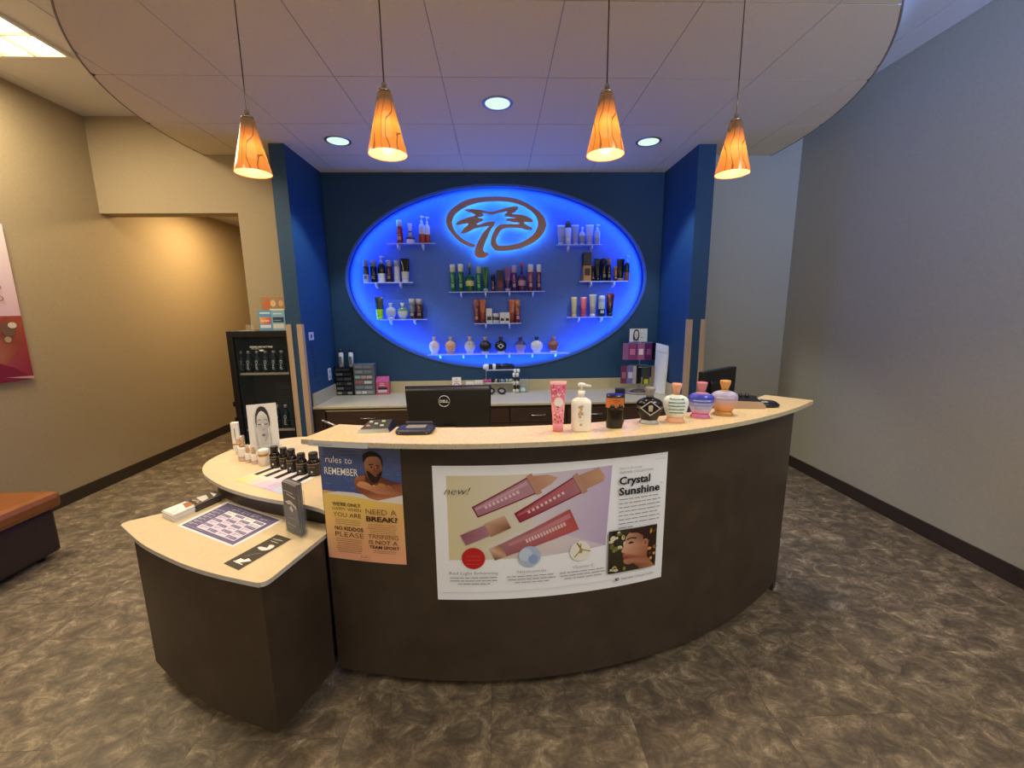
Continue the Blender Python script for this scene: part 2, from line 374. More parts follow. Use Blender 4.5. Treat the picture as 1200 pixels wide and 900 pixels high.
# ceilings
def clip_circle(cx, cy, R, x0, x1, y0, y1, inside=True):
    "cell polygon kept inside the circle"
    P = [(x0, y0), (x1, y0), (x1, y1), (x0, y1)]; out = []; N = 28
    pts = []
    for i in range(4):
        a, b = P[i], P[(i+1) % 4]
        for k in range(N): t = k/N; pts.append((a[0]+(b[0]-a[0])*t, a[1]+(b[1]-a[1])*t))
    mx, my = (x0+x1)/2, (y0+y1)/2
    ins = [hypot_(p, cx, cy) <= R for p in pts]
    if all(ins): return P
    if not any(ins): return None
    cand = [p for p, q in zip(pts, ins) if q]
    for k in range(720):
        a = 2*pi*k/720; p = (cx+R*cos(a), cy+R*sin(a))
        if x0 <= p[0] <= x1 and y0 <= p[1] <= y1: cand.append(p)
    qx = sum(p[0] for p in cand)/len(cand); qy = sum(p[1] for p in cand)/len(cand)
    cand.sort(key=lambda p: atan2(p[1]-qy, p[0]-qx)); return cand if len(cand) > 2 else None
def hypot_(p, cx, cy): return sqrt((p[0]-cx)**2+(p[1]-cy)**2)
DC, DR = (-.0045, 3.657), 2.432
cl = struct('ceiling', MB().box(XL-.12, XR+.12, -3.2, YW+.1, HC+.012, HC+.1), M_grid)
TX0, TY0 = (-2.635, 3.04)
low = struct('ceiling_lower', MB().prism([(DC[0]+(DR-.02)*cos(2*pi*i/120), DC[1]+(DR-.02)*sin(2*pi*i/120)) for i in range(120)], HS+.0025, HS+.05), M_grid)
fas = MB()
A = [(DC[0]+DR*cos(2*pi*i/160), DC[1]+DR*sin(2*pi*i/160)) for i in range(161)]; B = [(DC[0]+(DR-.007)*cos(2*pi*i/160), DC[1]+(DR-.007)*sin(2*pi*i/160)) for i in range(161)]
fas.quadwall(A, HS-.002, HS+.16); fas.quadwall(B, HS-.002, HS+.16)
b0 = len(fas.v); fas.v += [(p[0], p[1], HS-.002) for p in A]+[(p[0], p[1], HS-.002) for p in B]
for i in range(160): fas.face((b0+i, b0+i+1, b0+161+i+1, b0+161+i), '808080')
obj('fascia', fas, noisemat('canopy_edge_paint', [(.3, '8a7d72'), (.7, '908378')], 20, 2, .6, 0), low)
gp = .0028
for i in range(-5, 5):
    for j in range(-5, 3):
        x0, y0 = .314+i*.604, 3.866+j*.607
        p = clip_circle(DC[0], DC[1], DR-.009, x0+gp, x0+.604-gp, y0+gp, y0+.607-gp)
        if p: 
            if y0 > YB: continue
            obj('ceiling_tile', MB().prism(p, HS, HS+.0025), M_ceil, low)
for i in range(-10, 2):
    for j in range(-9, 3):
        x0, y0 = 2.484+(i-1)*.61+(0), 2.43+j*.61
        x1, y1 = x0+.61, y0+.61
        if i == 1: x1 = XR-.002
        if x0 > XR or y0 > YW or x1 < XL: continue
        x0, y1 = max(x0, XL), min(y1, YW)
        if x0+.61 > TX0-.61 and x0 < TX0 and y1 > TY0-1.22 and y0 < TY0: continue
        if hypot_(((x0+x1)/2, (y0+y1)/2), *DC) < DR-.5: continue
        obj('ceiling_tile', MB().box(x0+gp, x1-gp, y0+gp, y1-gp, HC, HC+.012), M_ceil2, cl)
# plain boards around the recessed light
for (x0, x1, y0, y1) in ((XL, TX0-.61, .6, YW), (TX0, -2.39, .6, YW), (TX0-.61, TX0, TY0, YW), (TX0-.61, TX0, .6, TY0-1.22)):
    obj('ceiling_board', MB().box(x0+.002, x1-.002, y0+.002, y1-.002, HC-.004, HC+.012), M_ceil2, cl)
def base_b(name, *b): struct(name, MB().box(*b), M_base)
base_b('baseboard_left', XL, XL+.012, -3.1, 9, 0, .095)
base_b('baseboard_right', XR-.012, XR, -3.1, YW, 0, .095)
base_b('baseboard_back_right', 1.81, XR-.012, YW-.012, YW, 0, .095)
base_b('baseboard_hall', -2.217, -2.205, YW, 9, 0, .095)
def guard(n, x, sx, y=3.614, z=1.35):
    w, t = .037, .006
    struct('trim_%d' % n, MB().prism([(x+sx*t, y-t), (x+sx*t, y+w), (x, y+w), (x, y), (x-sx*w, y), (x-sx*w, y-t)], .0, z), M_guard)
guard(1, -1.768, -1); guard(2, -1.648, 1); guard(3, 1.657, -1); guard(4, 1.803, 1)

# ================================================================== LIGHT FITTINGS
t = thing('ceiling_light', 'rectangular recessed fluorescent light with louvred diffuser in the upper left ceiling', 'light', (TX0-.305, TY0-.61, HC))
fr = MB()
for a in ((-.305, .305, -.61, -.59), (-.305, .305, .59, .61), (-.305, -.287, -.59, .59), (.287, .305, -.59, .59)): fr.box(a[0], a[1], a[2], a[3], -.018, .008, 'e6e0d0')
obj('frame', fr, 'satin', t); obj('diffuser', MB().box(-.287, .287, -.59, .59, .006, .0115, 'ffffff'), M_troffer, t)
for k in range(1, 3): obj('louvre_blade', MB().box(-.287+.191*k-.004, -.287+.191*k+.004, -.59, .59, -.016, .005, 'e8dcb8'), 'satin', t)
for k in range(1, 6): obj('louvre_blade', MB().box(-.287, .287, -.59+.1967*k-.004, -.59+.1967*k+.004, -.015, .005, 'e8dcb8'), 'satin', t)
lamp('light_source', 'AREA', (TX0-.305, TY0-.61, HC-.03), 44, (1, .85, .58), shape='RECTANGLE', size=.5, size_y=1.1)
# further fittings of the room, out of view
for x, y, p in ((1.65, -.4, 34), (-1.9, -.6, 22)):
    lt = thing('ceiling_light', 'rectangular recessed light behind the camera, '+('right' if x > 0 else 'left')+' side', 'light', (x, y, HC))
    obj('frame', MB().box(-.305, .305, -.61, .61, -.008, .0, 'e6e0d0'), 'satin', lt); obj('diffuser', MB().box(-.28, .28, -.58, .58, -.012, -.008, 'ffffff'), M_troffer, lt)
    lamp('light_source', 'AREA', (x, y, HC-.03), p, NEUT if x > 0 else (1, .80, .52), shape='RECTANGLE', size=.5, size_y=1.1)
def downlight(x, y, lab, power=11, col=NEUT, ang=105):
    t = thing('recessed_downlight', lab, 'light', (x, y, HS), 'recessed downlights in the round canopy')
    tr = MB(); n = 32; b = 0
    for r, z in ((.100, -.0015), (.094, -.006), (.084, -.005), (.078, .0)): tr.v += [(r*cos(2*pi*i/n), r*sin(2*pi*i/n), z) for i in range(n)]
    for k in range(3):
        for i in range(n): j = (i+1) % n; tr.face((k*n+i, k*n+j, k*n+n+j, k*n+n+i), 'a9a59c', True)
    obj('trim_ring', tr, 'metal', t)
    obj('lens', MB().loft([(-.003, .080, .080, 'ffffff'), (-.002, .080, .080, 'ffffff')], 32), M_down, t)
    lamp('downlight_source', 'SPOT', (x, y, HS-.02), power, col, spot_size=radians(ang), spot_blend=.55 if ang > 90 else .3, shadow_soft_size=.06)
downlight(.026, 2.954, 'round recessed downlight in the middle of the canopy, nearest of the three in view', 30)
downlight(-1.208, 3.562, 'round recessed downlight in front of the left blue wing wall', 46, (.80, .92, 1), 88)
downlight(1.226, 3.567, 'round recessed downlight in front of the right blue wing wall', 46, (.80, .92, 1), 88)
downlight(-.985, 1.93, 'round recessed downlight at the top edge between the two left pendants', 52, (1, .85, .62))
downlight(1.005, 1.90, 'round recessed downlight at the top edge between the two right pendants', 52, (1, .85, .62))
def pendant(u, v, y, lab):
    ztop, zb = 2.10, 1.925; p = at(u, v, y=y); x = p.x
    t = thing('pendant_lamp', lab, 'lamp', (x, y, zb), 'amber glass pendants over the counter')
    prof = [(0, .0585), (.012, .0575), (.04, .050), (.08, .041), (.12, .031), (.155, .0245), (.172, .021), (.175, .016)]
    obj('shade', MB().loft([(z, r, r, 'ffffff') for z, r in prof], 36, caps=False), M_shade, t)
    obj('shade_lining', MB().loft([(z+.0008, r-.002, r-.002, 'ffffff') for z, r in prof[:-1]], 36, caps=False), M_shin, t)
    obj('bulb', MB().loft([(.05, .004, .004, 'fff'), (.055, .014, .014, 'fff'), (.07, .019, .019, 'fff'), (.085, .014, .014, 'fff'), (.12, .01, .01, 'fff')][0:0] or
        [(.05, .004, .004, 'ffffff'), (.055, .014, .014, 'ffffff'), (.07, .019, .019, 'ffffff'), (.085, .014, .014, 'ffffff'), (.12, .01, .01, 'ffffff')], 16), M_lamp, t)
    obj('socket', MB().loft([(.175, .018, .018, 'b8b2a8'), (.181, .0185, .0185, 'b8b2a8'), (.183, .008, .008, 'd0ccc4'), (.2, .0075, .0075, 'd0ccc4'), (.204, .004, .004, 'd0ccc4')], 16), 'chrome', t)
    obj('cord', MB().tube([(0, 0, .2), (0, 0, HS-zb-.02)], .0022, '3a2a22', 6), 'satin', t)
    obj('ceiling_canopy', MB().loft([(HS-zb-.028, .02, .02, '6a5f56'), (HS-zb-.022, .055, .055, '6a5f56'), (HS-zb-.001, .06, .06, '6a5f56')], 24), 'metal', t)
    lamp('bulb_source', 'POINT', (x, y, zb+.035), 7 if '3' in lab or 'brightest' in lab else 5.5, (1, .66, .36), shadow_soft_size=.02)
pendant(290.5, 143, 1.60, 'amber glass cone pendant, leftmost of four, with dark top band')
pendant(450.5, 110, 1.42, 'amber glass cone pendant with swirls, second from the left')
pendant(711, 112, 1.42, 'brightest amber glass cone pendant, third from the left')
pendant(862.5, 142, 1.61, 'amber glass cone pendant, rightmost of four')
# unseen blue strip added on the canopy to tint the upper ceiling and wall
fill_strip = MB().quadwall([(DC[0]+(DR-.06)*cos(a), DC[1]+(DR-.06)*sin(a)) for a in [radians(-78+k*2.2) for k in range(33)]], HS+.09, HS+.12)
ct = obj('blue_fill_strip', fill_strip, emis('blue_fill_glow', (.25, .42, 1), 10)); ct['label'] = 'unseen blue strip added on top of the round canopy edge to tint the ceiling'; ct['category'] = 'light'
cl_ = lamp('upper_wall_blue_fill', 'AREA', (.9, -2.5, 1.7), 30, (.30, .46, 1), shape='RECTANGLE', size=.9, size_y=.5, spread=radians(55))  # added blue fill out of view, aimed at the upper right wall and ceiling
cl_.rotation_euler = (Vector((3.0, 1.9, 3.1))-cl_.location).to_track_quat('-Z', 'Y').to_euler()

# ================================================================== WALL LOGO
def logo():
    O = '390,597 320,580 240,535 170,465 125,400 108,345 118,285 160,220 230,165 320,120 430,98 560,88 680,90 790,105 890,140 980,190 1050,245 1095,300 1115,360 1105,420 1070,480 1010,535 930,580 830,615 720,633 620,632 580,608 558,570 560,520 575,470 600,420 640,378 700,367 835,367 838,352 780,345 715,330 720,312 760,308 818,304 760,295 700,285 697,268 724,240 640,252 580,270 530,262 475,255 487,272 478,288 430,298 430,303 475,312 483,325 465,340 415,365 440,372 500,352 585,338 600,348 592,375 555,430 520,510 492,580 485,630 505,650 532,655 530,680 495,700 440,705 405,685 395,650 410,590 440,520 485,450 530,400 540,385 470,395 400,410 340,440 270,463 260,450 290,410 335,362 280,365 215,375 210,360 260,325 330,300 400,278 370,255 310,232 305,218 380,215 450,222 530,240 575,243 640,225 720,200 800,188 832,192 830,215 800,245 770,262 830,268 900,280 960,310 980,335 970,350 930,345 890,350 935,385 975,405 970,422 920,422 850,405 780,400 720,402 670,420 640,460 615,510 615,550 630,575 680,585 750,578 830,560 900,530 960,490 1005,440 1030,380 1025,320 990,260 930,210 850,170 750,145 650,136 560,137 450,148 350,175 260,220 200,270 172,330 175,380 195,430 240,485 300,530 360,560 400,572'
    P = [tuple(map(float, q.split(','))) for q in O.split()]
    pts = []
    for x, y in P:
        w = at(510+x*.11667, 220+y*.11667, y=YB+.05); pts.append((w.x, w.z))
    c = catmull([(a, b, 0) for a, b in pts], 3, True)
    return [(p.x, p.y) for p in c]
LP = logo()
t = thing('palm_logo', 'brown metal palm tree logo inside a broken ring, halo lit in blue on the oval', 'sign', (0, YB+.05, 0))
n = len(LP); f = MB().prism([(x, z) for x, z in LP], 0, .018, '8d6a55').xf(lambda p: Vector((p.x, p.z-.009, p.y)))
obj('letter_face', f, noisemat('brushed_bronze', [(.3, 'b08c78'), (.55, 'b58e78'), (.72, 'd08a5c')], 3, 2, .45, 0), t)
# backlight: narrower copy behind the face
obj('backlight', MB().prism(inset(LP, .008), 0, .004, 'ffffff').xf(lambda p: Vector((p.x, p.z+.012, p.y))), M_ledcyan, t)
for k in range(0, n, 34): obj('standoff', MB().loft([(0, .004, .004, '909090'), (.056, .004, .004, '909090')], 8).xf(lambda p, q=((LP[k][0]+inset(LP, .02)[k][0])/2, (LP[k][1]+inset(LP, .02)[k][1])/2): Vector((q[0]+p.x, p.z+.009, q[1]+p.y))), 'metal', t)

# ================================================================== OVAL SHELVES AND PRODUCTS
YP = YB+ND          # niche panel plane
YS = YP-.062        # line on which the products stand
SHELF = {}
def shelf(key, u0, u1, v, clips, lab, th=.006):
    a, b = at(u0, v, y=YP-.115), at(u1, v, y=YP-.115); z = a.z
    t = thing('display_shelf', 'clear blue-lit acrylic shelf, '+lab, 'shelf', ((a.x+b.x)/2, YP, z), 'acrylic shelves in the oval')
    w = (b.x-a.x)/2
    obj('shelf_board', MB().box(-w, w, -.115, -.001, -th, 0, 'c8d8ff'), 'glass', t)
    obj('shelf_edge', MB().box(-w, w, -.117, -.115, -th-.002, 0, 'b9cbff'), 'satin', t)
    for c in clips:
        x = at(c, v+4, y=YP-.06).x-(a.x+b.x)/2
        obj('bracket', MB().hexa([(x-.008, -.075, -th-.03), (x+.008, -.075, -th-.03), (x+.008, -.002, -th-.05), (x-.008, -.002, -th-.05),
                                  (x-.008, -.085, -th), (x+.008, -.085, -th), (x+.008, -.002, -th), (x-.008, -.002, -th)], 'dfe6ff'), 'satin', t)
    SHELF[key] = (z, lab)
shelf(1, 453, 510, 285, (466.5, 495.5), 'upper left'); shelf(2, 426.5, 484, 331, (441, 469.5), 'middle left beside the oval edge')
shelf(3, 443, 500.5, 374.5, (458, 486), 'lower left'); shelf(4, 526, 638.5, 342, (540.5, 569, 597, 624.5), 'long centre one under the logo')
shelf(5, 555.5, 611, 379, (569.5, 597), 'short centre one below the long one'); shelf(6, 651.5, 705.5, 286.5, (666, 693.5), 'upper right')
shelf(7, 679, 736, 329.5, (692.5, 719.5), 'middle right beside the oval edge'); shelf(8, 664, 718, 371.5, (678.5, 705), 'lower right')
shelf(9, 501, 667, 415.5, (516, 543, 570, 597, 624, 651), 'longest one at the bottom of the oval', .008)

def product(kind, w, h, cols, name, label, cat, loc, group=None, d=None, parts=True, m='gloss'):
    """a cosmetics container: w wide, h high, standing at loc, built of body and closure"""
    w *= 1.12 if kind == 'round' else 1.04; r = w/2; d = (d or w)/2 if kind != 'tube' else r*.8; c = list(cols)+[cols[-1]]*4; t = thing(name, label, cat, loc, group)
    if kind == 'tube':      # squeeze tube standing on its cap, flat crimp above; cols: cap, lower, upper, crimp
        obj('cap', MB().loft([(0, r*.74, r*.74, c[0]), (h*.13, r*.76, r*.76, c[0]), (h*.135, r*.6, r*.6, c[0])]), m, t)
        obj('body', MB().loft([(h*.135, r*.74, r*.74, c[1]), (h*.17, r*.8, r*.8, c[1]), (h*.45, r*.86, r*.6, c[2]), (h*.75, r*.94, r*.32, c[2]), (h*.93, r, r*.07, c[3]), (h, r, r*.06, c[3])]), m, t)
    elif kind == 'cyl':     # straight bottle with a tall cap; cols: body low, body high, cap
        obj('body', MB().loft([(0, r*.94, d*.94, c[0]), (h*.02, r, d, c[0]), (h*.36, r, d, c[1]), (h*.70, r, d, c[1]), (h*.72, r*.9, d*.9, c[1])]), m, t)
        lc = '%02x%02x%02x' % tuple(min(255, int(int(c[1][i:i+2], 16)*.55+95)) for i in (0, 2, 4))
        obj('label', MB().box(-r*.5, r*.5, -d-.0012, -d*.8, h*.16, h*.30, lc).box(-r*.34, r*.34, -d-.0012, -d*.8, h*.36, h*.40, lc).box(-r*.12, r*.12, -d-.0012, -d*.8, h*.44, h*.62, lc), m, t)  # paler patches: label print that doubles as a highlight put into the colour
        obj('cap', MB().loft([(h*.72, r*.93, d*.93, c[2]), (h*.985, r*.93, d*.93, c[2]), (h, r*.8, d*.8, c[2])]), 'foil' if m == 'foil' else m, t)
    elif kind == 'pump':    # cols: body low, body high, pump
        obj('body', MB().loft([(0, r*.92, d*.92, c[0]), (h*.02, r, d, c[0]), (h*.34, r, d, c[1]), (h*.6, r, d, c[1]), (h*.68, r*.8, d*.8, c[1]), (h*.72, r*.4, d*.5, c[1])], e=2.6), m, t)
        pm = MB().loft([(h*.72, r*.42, r*.42, c[2]), (h*.83, r*.42, r*.42, c[2]), (h*.835, r*.16, r*.16, c[2]), (h*.93, r*.16, r*.16, c[2]), (h*.935, r*.42, r*.36, c[2]), (h, r*.4, r*.34, c[2])], 12)
        pm.box(0, r*.95, -r*.16, r*.16, h*.94, h*.985, c[2]); obj('pump', pm, m, t)
    elif kind == 'round':   # flattened bulb bottle with foot and stopper; cols: foot, bulb, shoulder, stopper
        obj('foot', MB().loft([(0, r*.66, r*.42, c[0]), (h*.05, r*.66, r*.4, c[0]), (h*.11, r*.62, r*.38, c[0])], e=2.5), m, t)
        obj('body', MB().loft([(h*.10, r*.60, r*.38, c[1]), (h*.18, r*.80, r*.48, c[1]), (h*.28, r*.94, r*.56, c[1]), (h*.40, r, r*.6, c[1]), (h*.5, r, r*.6, c[2]),
                               (h*.60, r*.92, r*.56, c[2]), (h*.68, r*.70, r*.46, c[2]), (h*.73, r*.42, r*.34, c[2]), (h*.77, r*.28, r*.26, c[2])], 28), m, t)
        obj('stopper', MB().loft([(h*.77, r*.28, r*.24, c[3]), (h*.83, r*.28, r*.22, c[3]), (h*.95, r*.38, r*.33, c[3]), (h, r*.36, r*.31, c[3])], 16), m, t)
    elif kind == 'genie':   # wide body, long thin neck; cols: body, band, neck, tip
        obj('body', MB().loft([(0, r*.92, r*.8, c[0]), (h*.03, r, r*.85, c[0]), (h*.2, r, r*.85, c[1]), (h*.38, r, r*.85, c[0]), (h*.5, r*.96, r*.8, c[0]), (h*.56, r*.6, r*.55, c[0]), (h*.6, r*.3, r*.3, c[0])]), m, t)
        obj('neck', MB().loft([(h*.6, r*.3, r*.3, c[2]), (h*.72, r*.2, r*.2, c[2]), (h*.84, r*.18, r*.18, c[3]), (h*.87, r*.38, r*.38, c[3]), (h*.97, r*.34, r*.34, c[3]), (h, r*.1, r*.1, c[3])], 12), 'foil', t)
    elif kind == 'box':
        obj('carton', MB().box(-r, r, -d, d, 0, h*.55, c[0]).box(-r, r, -d, d, h*.551, h, c[1]), 'satin', t, bevel=.001)
        obj('label_panel', MB().box(-r*.7, r*.7, -d-.0008, -d, h*.2, h*.45, c[2]), 'satin', t)
    elif kind == 'jar':
        obj('body', MB().loft([(0, r*.9, r*.9, c[0]), (h*.06, r, r, c[0]), (h*.3, r, r, c[1]), (h*.58, r, r, c[1]), (h*.6, r*.9, r*.9, c[1])]), m, t)
        obj('lid', MB().loft([(h*.6, r*.95, r*.95, c[2]), (h*.97, r*.95, r*.95, c[2]), (h, r*.85, r*.85, c[2])]), m, t)
    elif kind == 'pot':     # low tub with a tall clear pump tower
        obj('tub', MB().loft([(0, r*.9, r*.9, c[0]), (h*.05, r, r, c[0]), (h*.2, r, r, c[1]), (h*.3, r, r, c[1]), (h*.34, r*.5, r*.5, c[1])]), m, t)
        obj('tower', MB().loft([(h*.34, r*.36, r*.36, c[2]), (h*.55, r*.36, r*.36, c[3]), (h*.62, r*.36, r*.36, c[2]), (h*.97, r*.55, r*.5, c[2]), (h, r*.5, r*.45, c[2])], 12), 'gloss', t)
    return t
SN = {1: 'upper left shelf', 2: 'middle left shelf', 3: 'lower left shelf', 4: 'long centre shelf', 5: 'short centre shelf', 6: 'upper right shelf', 7: 'middle right shelf', 8: 'lower right shelf', 9: 'long bottom shelf'}
def P(s, u, vt, w, kind, cols, name, desc, cat='bottle', y=None, m='gloss'):
    z, _ = SHELF[s]; y = y or YS; b = at(u, 300, y=y)
    # distance along the shelf line at the shelf's own height
    v0 = vt; x = None; lo = at(u, vt, y=y); top = lo.z
    vb = vt
    for _ in range(30):
        vb += 2 if at(u, vb, y=y).z > z else 0
    base = at(u, vb, y=y); wd = at(u+w/2, vb, y=y).x-at(u-w/2, vb, y=y).x
    return product(kind, wd, top-z, cols, name, desc+' on the '+SN[s], cat, (base.x, y, z), 'products on the '+SN[s], m=m)
sil, blk, wht = 'b9bcc6', '0d0d12', 'e6e8ee'
P(1, 469, 258, 7, 'cyl', ('8a1420', '9c1a28', 'c9ccd6'), 'lotion_bottle', 'tall red bottle with silver tip at the left end')
P(1, 481.3, 262, 10, 'pot', ('d8dce6', '7a2230', 'd5d9e6', '3b3c4a'), 'tanning_pot', 'small pot with clear pump tower in the middle', 'jar')
P(1, 495.2, 253, 7, 'pump', ('a82a22', 'c9cfdf', 'e8ecf6'), 'pump_bottle', 'silver white pump bottle with red base, left of the pair')
P(1, 501.4, 254, 6, 'pump', ('a82a22', 'dfe4f0', 'e8ecf6'), 'pump_bottle', 'white pump bottle with red base at the right end', y=YS+.02)
P(2, 429.8, 305, 6.5, 'cyl', ('aab0bc', '30323a', '7e828e'), 'lotion_bottle', 'silver and black bottle at the left end')
P(2, 438.8, 305, 7, 'cyl', (blk, '14151c', '8a8e9a'), 'lotion_bottle', 'black bottle with grey cap, second')
P(2, 448, 300, 8, 'pump', ('dfe2ea', '15151b', 'c8ccd8'), 'pump_bottle', 'white pump bottle with black top half')
P(2, 457, 305, 6.5, 'cyl', ('3a1622', '4a2230', 'a9a6ac'), 'lotion_bottle', 'dark plum bottle with silver cap')
P(2, 466, 305, 6.5, 'cyl', ('c7cbd3', 'd3d6de', 'aeb0b8'), 'lotion_bottle', 'white bottle with silver cap')
P(2, 475.5, 303, 10, 'tube', ('d5d3c8', 'd5d3c8', '101014', '18181c'), 'lotion_tube', 'black tube with white base at the right end', 'tube')
P(3, 445.5, 348, 9.5, 'tube', ('a8d614', 'a8d614', '2f3c38', '39463f'), 'lotion_tube', 'dark green tube with lime green base', 'tube')
P(3, 458.6, 355, 11, 'round', ('9fb2cf', 'aebdd6', 'b7c4d8', 'ccd4e2'), 'lotion_flask', 'pale blue white oval flask')
P(3, 472.6, 355, 11, 'round', ('7fa082', 'c5d0c4', '6d8c76', 'dfe8e0'), 'lotion_flask', 'green and white oval flask')
P(3, 483.8, 350, 7.5, 'cyl', ('4a3b3e', '58636e', 'b3aaa2'), 'lotion_bottle', 'grey brown bottle with silver cap, left of the pair')
P(3, 492.2, 350, 7.5, 'cyl', ('3c1d1c', '50302e', 'b3aaa2'), 'lotion_bottle', 'dark brown bottle with silver cap at the right end')
P(4, 531.2, 310, 6.5, 'cyl', ('1c6b32', '237a3c', 'dfe0b4'), 'lotion_bottle', 'green bottle with pale cap at the left end')
P(4, 540.5, 309.5, 6.5, 'cyl', ('1a5f2e', '206f38', 'e8ebc4'), 'lotion_bottle', 'green bottle with pale cap, second from left')
P(4, 551, 308, 9.5, 'genie', ('155a28', 'c9d070', '155a28', 'b49a5a'), 'genie_bottle', 'wide green bottle with long thin neck')
P(4, 561.5, 312, 6, 'cyl', ('166a34', '1c7a3c', 'a9b9a0'), 'lotion_bottle', 'slim green bottle with small cap')
P(4, 569.4, 313, 7, 'tube', ('9fbf9a', '0f5a28', '11652e', '1d7a3e'), 'lotion_tube', 'deep green tube', 'tube')
P(4, 578, 322, 4.5, 'cyl', ('5a1a34', '1e1226', '140c1c'), 'small_bottle', 'smallest dark purple bottle')
P(4, 586, 317, 6.8, 'box', ('4a1430', '160d1c', '7a1d3c'), 'carton', 'black and plum carton', 'box')
P(4, 595, 313, 8, 'tube', ('b99cc8', '3b1c58', '7b4c8e', '8c5f9c'), 'lotion_tube', 'purple tube', 'tube')
P(4, 602.7, 311, 6.5, 'cyl', ('3f1650', '5c2468', 'b9a3c4'), 'lotion_bottle', 'purple bottle with small light cap')
P(4, 611.7, 308, 9, 'genie', ('4a1854', 'b58aa4', '4a1854', 'c03a50'), 'genie_bottle', 'wide purple bottle with long thin neck and red tip')
P(4, 621.8, 310, 6.8, 'cyl', ('6a2a4a', '8c4a66', 'e6dfda'), 'lotion_bottle', 'plum bottle with white cap')
P(4, 631.4, 310, 5.6, 'cyl', ('4a1c40', '6a2f56', 'e8e4e2'), 'lotion_bottle', 'slim dark purple bottle with white cap at the right end')
P(5, 558.8, 351, 6.4, 'cyl', ('6b2a24', '7c3630', 'b06a4e'), 'lotion_bottle', 'bronze brown bottle at the left end')
P(5, 566, 351, 7.4, 'tube', ('6b2a1e', '8a3c28', 'b55a36', 'c67a4a'), 'lotion_tube', 'copper tube left of the white jars', 'tube')
P(5, 573.5, 361.5, 6.6, 'box', ('c9ccd2', 'd6d8da', '2a2a30'), 'carton', 'small white carton beside the left copper tube', 'box')
P(5, 581.2, 367, 7.6, 'jar', ('cfd2d6', '383a40', 'd4d6d6'), 'cream_jar', 'low white jar with dark band', 'jar')
P(5, 588.7, 366, 5.4, 'box', ('d4d6d6', 'dcdcdc', '2a2a30'), 'carton', 'low white box with dark print, left of the pair', 'box')
P(5, 594.6, 366, 5.4, 'box', ('d4d6d6', 'dcdcdc', '2a2a30'), 'carton', 'low white box with dark print, right of the pair', 'box')
P(5, 600.3, 351, 7.2, 'tube', ('6b2a1e', '8a3c28', 'b55a36', 'cf8450'), 'lotion_tube', 'copper tube right of the white boxes', 'tube')
P(5, 607, 351, 6.4, 'cyl', ('6b2a24', '8c4a36', 'c98a5e'), 'lotion_bottle', 'bronze bottle with gold tip at the right end')
P(6, 657.5, 264, 9, 'tube', ('aab4d8', '8f9ccc', 'a9afcc', 'c3cbe6'), 'lotion_tube', 'silver blue tube at the left end', 'tube')
P(6, 665.6, 259.5, 7, 'cyl', ('b9c0d6', 'c6cce0', '4c4e62'), 'lotion_bottle', 'silver bottle with dark domed cap')
P(6, 674, 263.5, 8, 'tube', ('aab4d8', '8f9ccc', '9aa2c4', 'c3cbe6'), 'lotion_tube', 'silver blue tube in the middle', 'tube')
P(6, 682, 266, 7, 'round', ('c9cfe2', '8a92b6', 'c3c9de', 'c9cfe2'), 'small_flask', 'small silver flask', 'bottle')
P(6, 690.6, 263.5, 9, 'tube', ('aab4d8', '9aa6d2', 'b3b9d6', 'cdd4ec'), 'lotion_tube', 'wide silver tube second from the right', 'tube')
P(6, 699.5, 263, 6.6, 'pump', ('9aa2bc', 'b3bad2', 'c9cfe2'), 'pump_bottle', 'silver bottle at the right end')
P(7, 687.2, 296.5, 8.6, 'box', ('c08a4c', '14100e', '2b2018'), 'carton', 'tall black and gold carton at the left end', 'box')
P(7, 694.6, 312, 4, 'cyl', ('15101a', '1a141c', '221a22'), 'small_bottle', 'short black bottle beside the tall carton')
P(7, 700.2, 303, 7.6, 'tube', ('0c0c10', '0c0c10', '15151c', '24242c'), 'lotion_tube', 'black tube', 'tube')
P(7, 707.3, 303, 6, 'cyl', (blk, '101016', '2a2024'), 'lotion_bottle', 'black bottle with dull cap in the middle')
P(7, 713.2, 303, 5, 'cyl', ('0d0b10', '14101a', 'a9744e'), 'lotion_bottle', 'slim black bottle with copper cap')
P(7, 720.9, 312, 3.6, 'cyl', ('2a1812', 'a9703c', 'c08a52'), 'small_bottle', 'small gold bottle')
P(7, 726.6, 303, 8.6, 'tube', ('9a7040', '0c0a0e', '121018', '1e1a24'), 'lotion_tube', 'wide black tube with gold base', 'tube')
P(7, 734.2, 299.5, 6.2, 'pump', ('7a4c3a', '10101a', '8a94a8'), 'pump_bottle', 'black pump bottle at the right end')
P(8, 672.5, 348, 6.6, 'tube', ('d9c07c', 'c3b27c', 'b8ad84', 'cdbf94'), 'lotion_tube', 'beige gold tube at the left end', 'tube')
P(8, 683.5, 348, 7, 'tube', ('b84a5c', 'c44a62', 'd45a76', 'e08a98'), 'lotion_tube', 'pink tube', 'tube')
P(8, 694.2, 345, 8, 'tube', ('d8d4c8', '9a9a96', 'a4a49e', 'b8b8b2'), 'lotion_tube', 'silver grey tube in the middle', 'tube')
P(8, 704.6, 346.5, 7.6, 'cyl', ('16323c', 'a5b4ae', 'cfd8d4'), 'lotion_bottle', 'black and silver bottle', 'bottle')
P(8, 714.5, 344, 9, 'tube', ('140a0e', '12080c', '4a0e18', '7a1626'), 'lotion_tube', 'black and dark red tube at the right end', 'tube')
